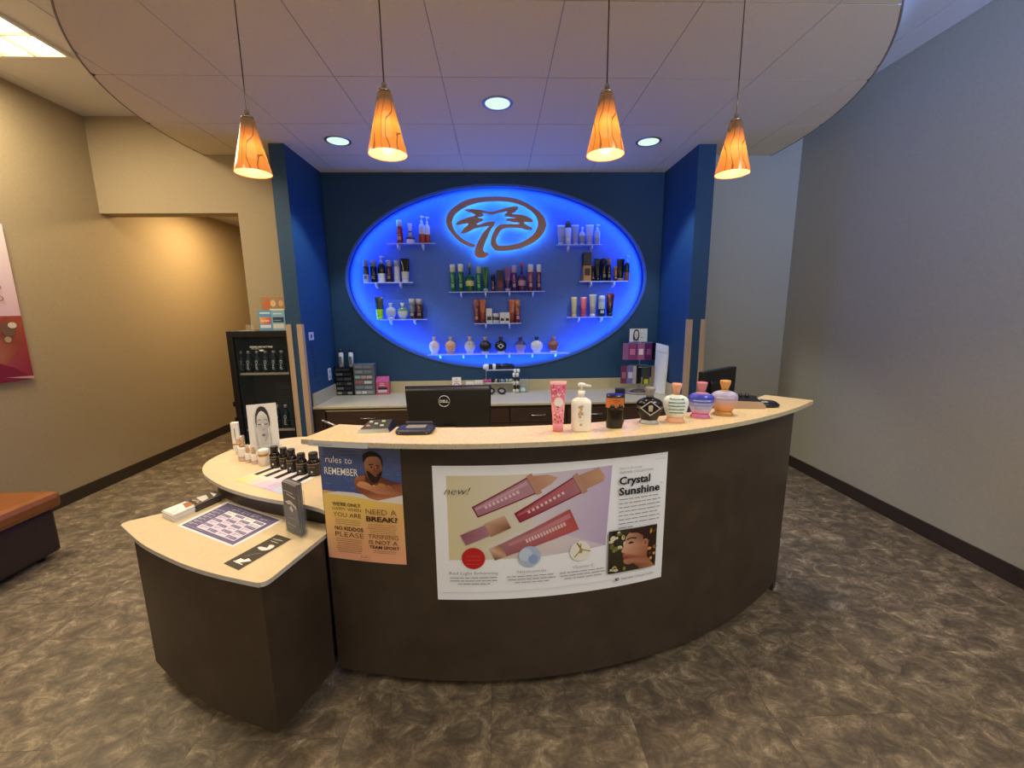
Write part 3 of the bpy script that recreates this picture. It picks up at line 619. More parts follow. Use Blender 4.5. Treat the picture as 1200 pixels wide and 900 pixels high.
for u, w, cs, nm in ((509.5, 11, ('b9b4c4', 'cfc8d8', 'd3c6ce', 'c9a898'), 'pearl white flask with peach stopper at the left end'),
                     (528.5, 11.5, ('a87648', 'c49a78', 'd0a684', 'b39a8c'), 'amber flask, second from the left'),
                     (551, 11.5, ('a9aebc', 'c0c4cc', '98a0ac', 'c9a79a'), 'silver striped flask with peach stopper'),
                     (569, 12, ('a9aab4', '24242c', '2e2e38', 'a8938a'), 'charcoal flask with brown stopper'),
                     (587, 12, ('b9bcc6', '0c0c14', '10101a', '3a3a44'), 'black flask with a silver diamond badge'),
                     (610, 11.5, ('c48aa8', '8f86b4', '3a3f8c', '4c3a6a'), 'violet blue flask'),
                     (629, 12.5, ('c9cede', 'd3d6e2', 'd3d8e6', '2a3a7c'), 'white flask with dark blue stopper'),
                     (648.5, 11.5, ('c9b0a0', '7c5048', '8a5c50', 'b07c66'), 'brown flask at the right end')):
    t = P(9, u, 394.5, w, 'round', cs, 'lotion_flask', nm)
    if 'diamond' in nm:
        obj('diamond_badge', MB().prism([(0, -.022), (.034, .006), (0, .03), (-.034, .006)], 0, .003, 'd8dbe2').prism([(0, -.013), (.021, .006), (0, .021), (-.021, .006)], .003, .004, '15151c').xf(lambda p: Vector((p.x, -.036-p.z, p.y+.07))), 'gloss', t)

# ================================================================== RECEPTION COUNTER
CC, RB, RS, ZS = (-.024, 3.601), 2.218, 2.298, 1.02
def cyl(R, th): return (CC[0]+R*sin(th), CC[1]-R*cos(th))
def arc(R, a, b, n=60): return [cyl(R, a+(b-a)*i/n) for i in range(n+1)]
TL, TR = -.288, .716
t = thing('reception_counter', 'curved dark bronze laminate reception counter carrying the long stone top', 'counter', (0, 0, 0))
obj('front_panel', MB().prism(arc(RB, TL, TR)+arc(RB-.09, TR, TL), .05, ZS-.018, smooth=False), M_body, t)
obj('toe_kick', MB().prism(arc(RB-.05, TL, TR-.02)+arc(RB-.09, TR-.02, TL), 0, .05), M_toe, t)
# right and left return panels and inner worktop
obj('side_panel', MB().prism([cyl(RB-.0005, TR), cyl(RB-.0005, TR-.02), cyl(1.6, TR-.03), cyl(1.6, TR)], .0, .72), M_body, t)
obj('inner_worktop', MB().prism(arc(RB-.092, TL+.02, TR-.02)+arc(1.50, TR-.02, TL+.02), .70, .725), M_lam2, t)
obj('inner_support', MB().prism(arc(1.62, TL+.05, TR-.03)+arc(1.60, TR-.03, TL+.05), 0, .70), M_body, t)
for a in (): obj('panel_joint', MB().prism([cyl(RB+.0004, a-.0006), cyl(RB+.0004, a+.0006), cyl(RB-.002, a+.0006), cyl(RB-.002, a-.0006)], .06, ZS-.02), M_toe, t)
aL, aR = atan2(-.673-CC[0], CC[1]-1.401), atan2(1.449-CC[0], CC[1]-1.839)
top = MB().prism(arc(RS, aL, aR, 80)+arc(2.103, atan2(1.318-CC[0], CC[1]-1.97), atan2(-.613-CC[0], CC[1]-1.583), 60), ZS-.018, ZS)
ct = obj('stone_countertop', top, M_gran, bevel=.002); ct['label'] = 'long curved speckled cream stone countertop on the dark reception counter'; ct['category'] = 'countertop'

def band(P_, z0, z1, parent, m, d=.0012):
    Q = inset(P_, -d); mb = MB(); n = len(Q); mb.quadwall(Q+[Q[0]], z0+.001, z1-.001, smooth=False); obj('edge_band', mb, m, parent)
M_edge = noisemat('pale_grey_edge_band', [(.3, 'b6b5b2'), (.7, 'bebdba')], 40, 2, .45, 0)
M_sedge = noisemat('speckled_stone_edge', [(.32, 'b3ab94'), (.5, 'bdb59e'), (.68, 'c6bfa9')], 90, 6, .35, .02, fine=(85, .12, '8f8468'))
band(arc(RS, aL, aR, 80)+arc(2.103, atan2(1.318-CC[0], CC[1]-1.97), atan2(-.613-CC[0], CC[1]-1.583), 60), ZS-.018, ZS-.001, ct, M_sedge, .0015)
# mid shelf
def smooth2(p, n=5, close=False): return [(q[0], q[1]) for q in catmull([(a, b, 0) for a, b in p], n, close)]
ZM, ZP = .705, .62
mid = smooth2([(-.69, 1.52), (-.78, 1.565), (-.866, 1.594), (-1.023, 1.657), (-1.177, 1.742), (-1.30, 1.832), (-1.40, 1.925), (-1.462, 2.02), (-1.49, 2.12), (-1.475, 2.26), (-1.40, 2.38), (-1.306, 2.443), (-1.193, 2.481), (-.9, 2.50)])
tR = cyl(RB-.092, TL+.02)
t = thing('side_shelf_counter', 'middle-height half-round beige display counter joined to the left of the reception counter', 'counter')
mt_ = [(-.662, 1.50)]+mid[:-1]+[(-.9, 2.50), (-.662, 2.50)]; tp_ = obj('top', MB().prism(mt_, ZM-.016, ZM), M_lam, t, bevel=.0015); band(mt_, ZM-.016, ZM, tp_, M_edge)
mb_ = smooth2([(-.68, 1.565), (-.866, 1.625), (-1.03, 1.695), (-1.18, 1.78), (-1.31, 1.885), (-1.40, 2.02), (-1.43, 2.14), (-1.40, 2.27), (-1.30, 2.38), (-1.15, 2.43), (-.68, 2.44)])
obj('body', MB().prism(mb_, .05, ZM-.016), M_body, t)
obj('toe_kick', MB().prism([(x*.97-.03, y*.97+.06) for x, y in mb_], 0, .05), M_toe, t)
# low podium
def rounded(P_, rad, n=5):
    out = []; m = len(P_)
    for i in range(m):
        p = Vector(P_[i][:2]); r = rad.get(i, 0)
        if not r: out.append(tuple(p)); continue
        a = (Vector(P_[i-1][:2])-p).normalized(); b = (Vector(P_[(i+1) % m][:2])-p).normalized()
        for k in range(n+1):
            t_ = k/n; q = p+a*r*(1-t_)**2+b*r*t_**2; out.append(tuple(q))
    return out
t = thing('low_podium', 'lowest wedge-shaped counter at the left front, dark body with beige top', 'counter')
fr_ = smooth2([(-1.53, 1.612), (-1.315, 1.455), (-1.129, 1.348), (-1.003, 1.287), (-.876, 1.238), (-.735, 1.192)], 6)
pts = fr_+[(-.658, 1.49), (-.68, 1.558), (-.84, 1.612), (-1.0, 1.678), (-1.13, 1.748), (-1.24, 1.826)]
pt_ = rounded(pts, {0: .035, len(fr_)-1: .035}); tp_ = obj('top', MB().prism(pt_, ZP-.016, ZP), M_lam, t, bevel=.0015); band(pt_, ZP-.016, ZP, tp_, M_edge)
fb = smooth2([(-1.414, 1.537), (-1.253, 1.430), (-1.05, 1.322), (-.888, 1.256), (-.757, 1.214)], 6)
body = fb+[(-.667, 1.47), (-.70, 1.556), (-.86, 1.612), (-1.02, 1.68), (-1.17, 1.765), (-1.25, 1.82)]
obj('body', MB().prism(body, .05, ZP-.016), M_body, t)
cxy = (-1.02, 1.53)
obj('toe_kick', MB().prism([(cxy[0]+(x-cxy[0])*.88, cxy[1]+(y-cxy[1])*.86+.01) for x, y in body], 0, .05), M_toe, t)

# ================================================================== POSTERS ON THE COUNTER
def curved(th0, th1, z0, z1, tilt=None, off=.0008):
    def f(u, v, o):
        a, b = th0+(th1-th0)*u, z0+(z1-z0)*v; p = cyl(RB+off+o, a); return Vector((p[0], p[1], b))
    return f
def sheet_thing(name, label, cat, mapping, strip, draw, paper='f0f2f4', thick=.0006, parts=('paper', 'print')):
    t = thing(name, label, cat)
    s = Sheet(mapping, strip, .0); s.rect(0, 0, 1, 1, paper)
    for k in range(len(s.mb.v)): pass
    obj(parts[0], s.mb, 'paper', t)
    p = Sheet(mapping, strip, .00022); draw(p); obj(parts[1], p.mb, 'paper', t); return t
def draw_big(p):
    # coordinates measured on the sheet, 0..1 both ways
    p.poly([(.055, .31), (.40, .31), (.40, .93), (.055, .93)], ['d9cfa6', 'd8d3c8', 'd9d3c8', 'd6cda9'])
    p.poly([(.40, .31), (.715, .35), (.735, .95), (.40, .93)], ['dcd6dc', 'b9a6cc', 'c0aed4', 'd6cfd8'])
    p.poly([(.055, .31), (.715, .35), (.40, .55)], ['d8d0b0', 'cfc4d6', 'dcd8da'], 0, 3)
    def rot(u, v, a, pts, A=1.62): return [(u+(x*cos(a)-y*sin(a)), v+(x*sin(a)+y*cos(a))*A) for x, y in pts]
    def tubeA(u, v, a, L, w0, w1, cols, cap, capc):
        p.poly(rot(u, v, a, [(0, -w0-.006), (L, -w1-.006), (L, w1+.006), (0, w0+.006)]), '7e2436')
        p.poly(rot(u, v, a, [(.006, -w0), (L-.002, -w1), (L-.002, w1), (.006, w0)]), [cols[0], cols[1], cols[1], cols[0]])
        p.poly(rot(u, v, a, [(.01, w0*.25), (L-.01, w1*.35), (L-.01, w1*.75), (.01, w0*.7)]), cols[2])
        for k in range(9): x = L*(.18+.07*k); p.poly(rot(u, v, a, [(x, -.006), (x+.011, -.006), (x+.011, .007), (x, .007)]), 'e3c2c6', 0, p.k)
        p.poly(rot(u, v, a, [(L, -w1-.012), (L+.025, -w1-.014), (L+.025, w1+.014), (L, w1+.012)]), 'b58a72')
        p.poly(rot(u, v, a, [(L+.025, -w1)]+cap+[(L+.025, w1)]), capc)
    tubeA(.165, .665, radians(26), .255, .021, .036, ('a8748a', 'b08498', 'c49cac'), [(.33, -.033), (.366, -.020), (.335, .012)], ['b98a70', 'c49a82', 'c9a088', 'c49a82', 'b98a70'])
    tubeA(.335, .615, radians(28), .282, .019, .036, ('94283c', 'a8707e', 'bc5e6a'), [(.384, -.045), (.400, -.030), (.396, .021)], ['b08468', 'bb8f72', 'c49a7c', 'bf9478', 'b08468'])
    # squeeze tube, cap lower left, crimp upper right
    p.poly(rot(.232, .350, radians(22.5), [(0, -.030), (.05, -.031), (.05, .031), (0, .030)]), ['5c3028', 'c89a7e', '8a5a48', 'd8b49c'])
    p.poly(rot(.232, .350, radians(22.5), [(.052, -.031), (.37, -.053), (.37, .053), (.052, .031)]), ['9a5a68', 'b8504e', 'b04a48', 'a87480'])
    p.poly(rot(.232, .350, radians(22.5), [(.08, .006), (.36, .014), (.36, .036), (.08, .020)]), 'bd8088')
    for k in range(14): x = .15+.013*k; p.poly(rot(.232, .350, radians(22.5), [(x, -.010), (x+.009, -.010), (x+.009, .008), (x, .008)]), 'e3c2c6', 0, p.k)
    # small gloss tube
    p.poly(rot(.115, .462, radians(24), [(0, -.026), (.11, -.026), (.11, .026), (0, .026)]), ['9c6478', 'a8788a', 'a8788a', '8f4f66'])
    p.poly(rot(.115, .462, radians(24), [(.11, -.033), (.20, -.031), (.20, .031), (.11, .033)]), ['b07e62', '7a4a34', 'd2a68a', 'c9a088'])
    A = 1.36/1.0
    p.oval(.155, .325, .048, .048*1.69, 'c01c1e'); p.lines(.125, .34, .185, 3, .03, .006, 'd8605c', align='c')
    p.oval(.385, .325, .047, .047*1.69, 'a9bcdc'); p.oval(.37, .34, .028, .05, 'c3d2ea', 14); p.oval(.40, .305, .02, .035, '8ea6d0', 14)
    p.oval(.60, .335, .045, .045*1.69, 'e8e6dc'); p.line([(.585, .40), (.605, .345), (.645, .325)], .007, '8c7b36'); p.line([(.575, .29), (.60, .335), (.602, .39)], .006, '9a8940')
    p.oval(.602, .33, .008, .014, 'a8954a', 10)
    p.text('new!', .045, .80, .095, .055, '3c3c3c', -.012, slant=.25)
    for u, tx, w in ((.155, 'Red Light Enhancing', .2), (.395, 'Niacinamide', .12), (.615, 'Vitamin C', .095)):
        p.text(tx, u, .205, w, .022, '55585c', -.012, 'c'); p.lines(u-.105, .178, u+.105, 3, .024, .0075, '6a6d72', align='c')
    p.line([(.02, .065), (.745, .075)], .0025, 'c2c8cc')
    p.text('Introducing', .765, .915, .10, .020, '77777a', -.015, slant=.2)
    p.text('PREMIER COLLECTION', .767, .885, .155, .017, '505256', -.01)
    p.text('Crystal', .765, .805, .145, .058, '121316', .028); p.text('Sunshine', .765, .725, .195, .058, '121316', .028)
    p.text('TM', .962, .775, .010, .010, '303236')
    p.lines(.767, .690, .965, 8, .031, .008, '53565b')
    p.line([(.93, .965), (.985, .965)], .002, 'a9adb0')
    # portrait photograph, lower right
    x0, y0, x1, y1 = .725, .125, .955, .46
    def q(x, y): return (x0+(x1-x0)*x, y0+(y1-y0)*y)
    p.rect(x0, y0, x1, y1, ['2a2410', '3a2716', '4a3418', '2e2c1c']); k = p.k
    random.seed(3)
    for i in range(26): a = q(random.uniform(.03, .36), random.uniform(.05, .95)); p.oval(a[0], a[1], random.uniform(.004, .014), random.uniform(.008, .022), random.choice(['b7a65a', 'c8c2a4', '6a6a34', '15140a', 'd8d2b4', '8a7c38']), 9, layer=k)
    p.k = k+1
    p.poly([q(*a) for a in ((.40, .93), (.62, 1.0), (1, 1.0), (1, .1), (.9, .05), (.72, .2), (.7, .5), (.5, .8))], '2a160e')
    k = p.k
    for i in range(22): a = q(random.uniform(.72, .97), random.uniform(.1, .95)); p.oval(a[0], a[1], random.uniform(.004, .011), random.uniform(.006, .018), random.choice(['5a3016', '8a5a22', 'd09a3c', '160a06', '3a1c10']), 9, layer=k)
    p.k = k+1
    face = [(.40, .90), (.34, .82), (.33, .70), (.30, .60), (.255, .50), (.275, .45), (.30, .42), (.29, .36), (.315, .33), (.30, .27), (.33, .20), (.40, .16), (.52, .17), (.60, .08), (.66, 0), (.98, 0), (.92, .10), (.80, .28), (.82, .55), (.78, .78), (.62, .93), (.50, .96)]
    p.poly([q(*a) for a in face], ['c08a6c', 'c49274', 'cfa184', 'd3a68a', 'cf9f82', 'c08a6c', 'a86a58', 'a04a48', 'a8504c', 'b07c62', 'b88468', 'b07a5e', '8a543c', '7c4630', '8a5238', 'b37a56', 'a66c4c', '96583c', 'a0644a', '6a3a26', '8a553e', 'a87458'])
    p.poly([q(*a) for a in ((.40, .95), (.62, 1), (.85, .95), (.85, .66), (.76, .70), (.72, .62), (.70, .80), (.58, .88), (.44, .90))], '2c170e')
    p.oval(*q(.755, .62), .014, .030, 'b87e60', 14); p.oval(*q(.755, .62), .007, .018, '8a4e38', 10)
    p.line([q(.36, .755), q(.45, .79), q(.56, .76)], .010, '3a2014'); p.poly([q(*a) for a in ((.38, .66), (.44, .71), (.52, .67), (.46, .65))], '20120c')
    p.poly([q(*a) for a in ((.285, .355), (.34, .37), (.42, .33), (.35, .31), (.30, .29), (.315, .325))], '98403f')
    p.line([q(.27, .46), q(.32, .44)], .006, '7c4634')
    p.oval(.769, .075, .011, .012, '303338', 12); p.oval(.773, .075, .007, .007, 'dfe4e6', 10); p.line([(.762, .070), (.780, .080)], .003, '303338')
    p.text('PREMIER COLLECTION', .788, .066, .155, .017, '3c3f44', -.004)
    random.seed(11)
bp_ = sheet_thing('product_banner', 'wide white lip gloss banner reading Crystal Sunshine on the counter front', 'poster', curved(-.0955, .300, .397, .915), .02, draw_big, 'f0f4fc')
# tiny stand-off under the sheet is hidden by its own backing film
def draw_rules(p):
    sea = [('3c4666', 1.0, .93), ('49557c', .93, .87), ('33488c', .87, .78), ('3d569a', .78, .70), ('31467e', .70, .63)]
    p.poly([(0, .60), (1, .57), (1, 1), (0, 1)], ['40589c', '3a5298', '5a6488', '5c688c']); k = p.k
    random.seed(5)
    for i in range(60):
        u, v = random.uniform(0, .98), random.uniform(.62, .90); w = random.uniform(.03, .16)
        p.rect(u, v, min(1, u+w), v+random.uniform(.003, .007), random.choice(['4560a8', '2c3f78', '5a76b8', '38509a', '6a84c0']), k)
    for i in range(14): u = random.uniform(0, .9); v = random.uniform(.91, .97); p.rect(u, v, min(1, u+.2), v+.006, random.choice(['5c6480', '444e6c', '6a7088']), k)
    p.k = k+1
    p.poly([(0, .565), (.2, .60), (.4, .60), (.6, .585), (.8, .59), (1, .62), (1, .52), (.6, .54), (0, .57)], 'e4e0dc')
    p.poly([(0, 0), (1, 0), (1, .525), (.75, .535), (.4, .565), (0, .572)], ['eaa888', 'eaa888', 'ecc070', 'efcc6c', 'f2d26a', 'efce6a'])
    # man resting on folded arms
    p.poly([(.42, .70), (.45, .735), (.55, .755), (.64, .75), (.70, .77), (.85, .72), (.97, .70), (1, .69), (1, .60), (.86, .575), (.70, .545), (.60, .56), (.50, .60), (.44, .63)], ['a0603f', 'b4704c', 'b06a48', '8c5038', '6c3826', '4c281e', '5a3024', '8a5038', 'a8684c', 'c07c58', 'c98660', 'b87450', '8c4e36', '7a4430'], 0)
    p.poly([(.46, .66), (.60, .63), (.74, .60), (.95, .60), (.99, .63), (.88, .65), (.74, .665), (.60, .69), (.50, .70)], ['d09470', 'c88862', 'b87450', 'a8644a', '96583e', 'b87450', 'd09068', 'd89a72', 'd89a74'], 3)
    p.poly([(.56, .71), (.58, .82), (.70, .80), (.72, .70), (.64, .67)], ['5a3020', '7c4832', '5c3222', '45251a', '5a3020'])
    p.poly([(.57, .86), (.575, .80), (.60, .74), (.65, .70), (.72, .705), (.765, .75), (.785, .82), (.78, .90), (.72, .93), (.62, .92)], ['b07a5a', 'a06848', '6c4030', '4a2a20', '5a3424', '6a3c2c', '8c5a42', 'a8704f', 'c08a68', 'c48c6a'], 2)
    p.poly([(.56, .86), (.555, .92), (.60, .945), (.68, .958), (.75, .935), (.79, .89), (.785, .83), (.765, .89), (.72, .915), (.63, .91), (.59, .89)], '15100f', 2)
    p.poly([(.59, .79), (.61, .74), (.65, .70), (.72, .705), (.765, .76), (.78, .80), (.735, .775), (.70, .765), (.66, .765), (.62, .79)], '1c1210', 2)
    p.line([(.625, .845), (.675, .85)], .010, '1c1210'); p.line([(.71, .845), (.755, .835)], .010, '1c1210'); p.oval(.655, .828, .013, .007, '20120e', 8); p.oval(.73, .822, .012, .007, '20120e', 8)
    p.poly([(.69, .835), (.705, .80), (.715, .79), (.68, .79)], '7a4632'); p.poly([(.665, .762), (.70, .768), (.725, .758), (.695, .748)], '8a4c42')
    p.poly([(.70, .67), (.74, .695), (.80, .69), (.83, .665), (.78, .655), (.72, .655)], 'b8804e', 2); p.poly([(.80, .675), (.85, .685), (.90, .66), (.86, .65)], 'a8684c', 2)
    # lettering
    w_ = 'ffffff'
    p.text('rules to', .08, .845, .34, .058, w_, -.004, slant=.12); p.text('REMEMBER', .055, .745, .43, .062, w_, .004, slant=.05)
    d = '33241c'; e = '6a4a2c'
    p.text("WE'RE ONLY", .12, .480, .37, .030, d, .016); p.text('HAPPY WHEN', .12, .440, .37, .028, e, -.006); p.text('YOU ARE', .125, .385, .36, .040, e, -.004)
    p.lines(.13, .358, .48, 3, .018, .005, e, align='c')
    p.text('NO KIDDOS', .13, .268, .37, .034, d, .020); p.text('PLEASE', .13, .210, .37, .044, e, -.008); p.lines(.13, .188, .48, 8, .0165, .005, e, align='c')
    p.text('NEED A', .55, .430, .37, .048, e, -.008); p.text('BREAK?', .55, .370, .38, .044, d, .026); p.lines(.56, .340, .92, 6, .0175, .005, e, align='c')
    p.text('TANNING', .56, .220, .37, .036, e, -.008); p.text('IS NOT A', .565, .172, .35, .036, d, .004); p.text('TEAM SPORT', .565, .132, .37, .028, d, .020); p.lines(.60, .112, .90, 2, .016, .005, e, align='c')
    p.oval(.49, .052, .058, .022, 'e8c49c', 20); p.oval(.49, .052, .050, .016, 'd98e6a', 20); p.line([(.46, .055), (.49, .06), (.52, .055)], .006, 'e8c49c'); p.line([(.488, .06), (.478, .035)], .006, 'e8c49c')
    random.seed(11)
sheet_thing('rules_poster', 'orange poster reading rules to REMEMBER with a man leaning on his arms', 'poster', curved(-.2865, -.1455, .533, .982), .06, draw_rules, 'e0b070')
# taped label on the stone edge above
t = thing('tape_label', 'clear tape label with small print on the left stone edge', 'label')
def edge_map(u, v, o):
    th = aL+.012+(.155)*u*.62; p = cyl(RS+.0026+o, th); return Vector((p[0], p[1], ZS-.020+.019*v))
s = Sheet(edge_map, .1, .0003); s.rect(0, 0, 1, 1, 'c4c8cc'); s.lines(.05, .55, .95, 1, .3, .03, '6a6c70'); s.lines(.1, .3, .9, 1, .3, .12, '6a6c70'); obj('tape', s.mb, 'paper', t)

# ================================================================== ITEMS ON THE STONE TOP
def scribble(t, r, z0, z1, yoff, c, n=14, w=.0012, seed=1, m='gloss', name='printed_script', front=None, half=.7):
    "cursive lettering-like strokes wrapped on a container's front"
    rnd = random.Random(seed); mb = MB()
    rows = max(1, int((z1-z0)/.012))
    for k in range(rows):
        z = z1-(k+.5)*(z1-z0)/rows; pts = []
        for i in range(n*3):
            a = -half+2*half*i/(n*3-1); zz = z+sin(i*1.9+k)*(z1-z0)/rows*.3*rnd.uniform(.4, 1)
            rr = r(zz) if callable(r) else (r, r); pts.append((rr[0]*sin(a), -rr[1]*cos(a)-.0006, zz))
        mb.tube(pts, w, c, 4)
    return obj(name, mb, m, t)
def flask(u, vb, vt, w, cols, label, seed, script=None, badge=None, mb_cols=None):
    b = at(u, vb, z=ZS); wd = (at(u+w/2, vb-15, y=b.y)-at(u-w/2, vb-15, y=b.y)).x; h = at(u, vt, y=b.y).z-ZS
    r = wd/2; c = cols; t = thing('lotion_flask', label, 'bottle', (b.x, b.y+r*.5, ZS), 'flask bottles on the stone top', rz=-atan2(b.x, b.y)*.6)
    obj('foot', MB().loft([(0, r*.74, r*.52, c[0]), (h*.03, r*.75, r*.52, c[0]), (h*.06, r*.66, r*.48, c[0]), (h*.11, r*.61, r*.43, c[0])], 28, 2.8), 'gloss', t)
    prof = [(.10, .62, .44), (.16, .70, .48), (.24, .81, .54), (.34, .92, .60), (.44, .99, .62), (.53, 1, .62), (.60, .94, .58), (.655, .76, .48), (.69, .50, .36), (.71, .30, .27)]
    bc = mb_cols or [c[1]]*10
    obj('body', MB().loft([(z*h, x*r, y*r, bc[i]) for i, (z, x, y) in enumerate(prof)], 36), 'gloss', t)
    obj('collar', MB().loft([(h*.70, r*.29, r*.27, c[2]), (h*.735, r*.29, r*.27, c[2])], 20), 'foil', t)
    obj('stopper', MB().loft([(h*.735, r*.26, r*.26, c[3]), (h*.80, r*.29, r*.29, c[3]), (h*.93, r*.40, r*.38, c[3]), (h*.985, r*.41, r*.39, c[3]), (h, r*.37, r*.36, c[3])], 20), 'gloss', t)
    def rr(z):
        q = z/h
        for (a, x, y), (b_, x2, y2) in zip(prof, prof[1:]):
            if a <= q <= b_: k = (q-a)/(b_-a); return (r*(x+(x2-x)*k), r*(y+(y2-y)*k))
        return (r*.5, r*.4)
    if script: scribble(t, rr, h*script[1], h*script[2], 0, script[0], seed=seed, w=.0011)
    if badge:
        def dia(s_, c_, y0): return MB().prism([(0, -s_*.95), (s_*1.25, 0), (0, s_*.95), (-s_*1.25, 0)], 0, .0012, c_).xf(lambda p: Vector((p.x, -r*.635-y0-p.z, p.y+h*.46)))
        obj('diamond_badge', dia(.030, 'd5d2cc', 0), 'foil', t); obj('badge_centre', dia(.025, '19181c', .0012), 'gloss', t)
        obj('badge_crest', MB().loft([(0, .007, .001, 'b9b5ad'), (.02, .009, .001, 'b9b5ad'), (.024, .004, .001, 'b9b5ad')], 12, cx=0, cy=-r*.635-.0026).xf(lambda p: p+Vector((0, 0, h*.46-.012))), 'foil', t)
        obj('badge_band', MB().loft([(h*.42, rr(h*.42)[0]+.0006, rr(h*.42)[1]+.0006, '6a6662'), (h*.50, rr(h*.5)[0]+.0006, rr(h*.5)[1]+.0006, '6a6662')], 36, caps=False), 'foil', t)
    return t
# pink tube
b = at(654.5, 506.5, z=ZS); h = at(654.5, 447.5, y=b.y).z-ZS; r = .5*(at(664.5, 450, y=b.y)-at(645, 450, y=b.y)).x
t = thing('lotion_tube', 'pink floral squeeze tube standing left of the white pump bottle', 'tube', (b.x, b.y+.015, ZS))
obj('cap', MB().loft([(0, r*.63, r*.5, 'e08a9c'), (h*.17, r*.67, r*.55, 'e08a9c'), (h*.172, r*.6, r*.5, 'c97688')], 24), 'gloss', t)
obj('body', MB().loft([(h*.172, r*.68, r*.56, 'e48fa2'), (h*.3, r*.72, r*.52, 'e896a8'), (h*.42, r*.77, r*.46, 'f0a9b6'), (h*.58, r*.83, r*.38, 'e87f98'), (h*.75, r*.89, r*.26, 'dd6f8c'), (h*.93, r*.97, r*.07, 'f0b4bc'), (h, r, r*.04, 'f0b4bc')], 28), 'gloss', t)
obj('label_patch', MB().prism([(.0+.0165*cos(a/16*2*pi)*(1+.08*sin(a*2.5)), .0165*sin(a/16*2*pi)) for a in range(16)], 0, .001, 'f2ebe8').xf(lambda p: Vector((p.x, -r*.44-p.z, p.y+h*.60))), 'satin', t)
scribble(t, lambda z: (.016, r*.42), h*.555, h*.66, 0, '4c4648', 8, .0008, 4, half=.8)
fm = MB(); rnd = random.Random(9)
for k in range(44):
    z = h*rnd.choice([rnd.uniform(.2, .5), rnd.uniform(.7, .92)]); q = z/h; wx = r*(.66+.34*q); wy = r*(.56 if q < .4 else .56*(1.05-q)/.65+.03); a = rnd.uniform(-1, 1)
    fm.loft([(0, .0035, .0012, 'x'), (.005, .003, .001, 'x')][0:0] or [(z, .003, .0012, rnd.choice(['c9486c', 'f4c8d0', 'b93a5e', 'f7dfe2'])), (z+.005, .002, .001, 'c9486c')], 6, cx=wx*.93*sin(a), cy=-wy*cos(a))
obj('floral_print', fm, 'gloss', t)
# white pump bottle
b = at(682, 506, z=ZS); h = at(682, 450, y=b.y).z-ZS; r = .5*(at(693.5, 490, y=b.y)-at(670.5, 490, y=b.y)).x
t = thing('pump_bottle', 'white pump bottle with gold script beside the pink tube', 'bottle', (b.x, b.y+.02, ZS))
obj('body', MB().loft([(0, r*.93, r*.62, 'f2efe9'), (h*.02, r, r*.68, 'f2efe9'), (h*.58, r, r*.68, 'f2efe9'), (h*.65, r*.9, r*.6, 'f2efe9'), (h*.695, r*.5, r*.4, 'f2efe9'), (h*.71, r*.36, r*.36, 'f2efe9')], 32, 3), 'gloss', t)
obj('collar', MB().loft([(h*.71, r*.36, r*.36, 'f6f4ef'), (h*.84, r*.36, r*.36, 'f6f4ef'), (h*.845, r*.2, r*.2, 'f6f4ef')], 20), 'gloss', t)
obj('pump_head', MB().loft([(h*.845, r*.13, r*.13, 'f6f4ef'), (h*.92, r*.13, r*.13, 'f6f4ef'), (h*.925, r*.34, r*.3, 'f6f4ef'), (h*.99, r*.38, r*.32, 'f6f4ef'), (h, r*.3, r*.26, 'f6f4ef')], 16).hexa([(0, -r*.2, h*.945), (r*.95, -r*.12, h*.915), (r*.95, r*.12, h*.915), (0, r*.2, h*.945), (0, -r*.2, h*.992), (r*.95, -r*.12, h*.955), (r*.95, r*.12, h*.955), (0, r*.2, h*.992)], 'f6f4ef'), 'gloss', t)
gl = MB()
for k, (x, z) in enumerate([(-.3, .50), (-.1, .46), (-.2, .40), (0, .36), (-.22, .30), (-.05, .52), (-.28, .36), (-.12, .13)]):
    gl.loft([(h*z, .004, .0008, 'c7a77c'), (h*z+.004, .006, .0008, 'c7a77c'), (h*z+.010, .0015, .0008, 'c7a77c')], 7, cx=r*x, cy=-r*.69)
gl.tube([(-r*.45, -r*.69, h*.24), (r*.1, -r*.69, h*.24)], .0006, 'a89878', 4)
obj('gold_print', gl, 'satin', t)
# dark bronze bottle with orange top panel and black carton behind
b = at(721.5, 502.5, z=ZS); h = at(721.5, 463, y=b.y).z-ZS; r = .5*(at(732, 480, y=b.y)-at(711, 480, y=b.y)).x
t = thing('ribbed_bottle', 'dark ribbed bottle with copper orange upper panel right of the white pump bottle', 'bottle', (b.x, b.y+.02, ZS))
obj('body', MB().loft([(0, r*.86, r*.6, '17100b'), (h*.03, r*.9, r*.62, '17100b'), (h*.3, r*.97, r*.66, '1d140d'), (h*.6, r, r*.66, '1d140d'), (h*.62, r, r*.66, 'c9743a'), (h*.9, r*.96, r*.6, 'c9743a'), (h*.905, r*.97, r*.6, '1c1410'), (h, r*.95, r*.58, '1c1410')], 32, 2.6), 'gloss', t)
rb = MB(); rnd = random.Random(2)
for k in range(60):
    a = rnd.uniform(-1.35, 1.35); z = h*rnd.uniform(.04, .6); rb.tube([(r*.955*sin(a), -r*.645*cos(a), z), (r*.965*sin(a+.05), -r*.655*cos(a+.05), z+h*.06)], .0014, rnd.choice(['2e2115', '3a2a1a', '120c08']), 5)
obj('raised_ribs', rb, 'satin', t)
lob = MB()
for sx in (-.45, .45): lob.loft([(h*.55, r*.3, .003, '1d140d'), (h*.66, r*.30, .003, '1d140d'), (h*.72, r*.1, .002, '1d140d')], 12, cx=r*sx, cy=-r*.62)
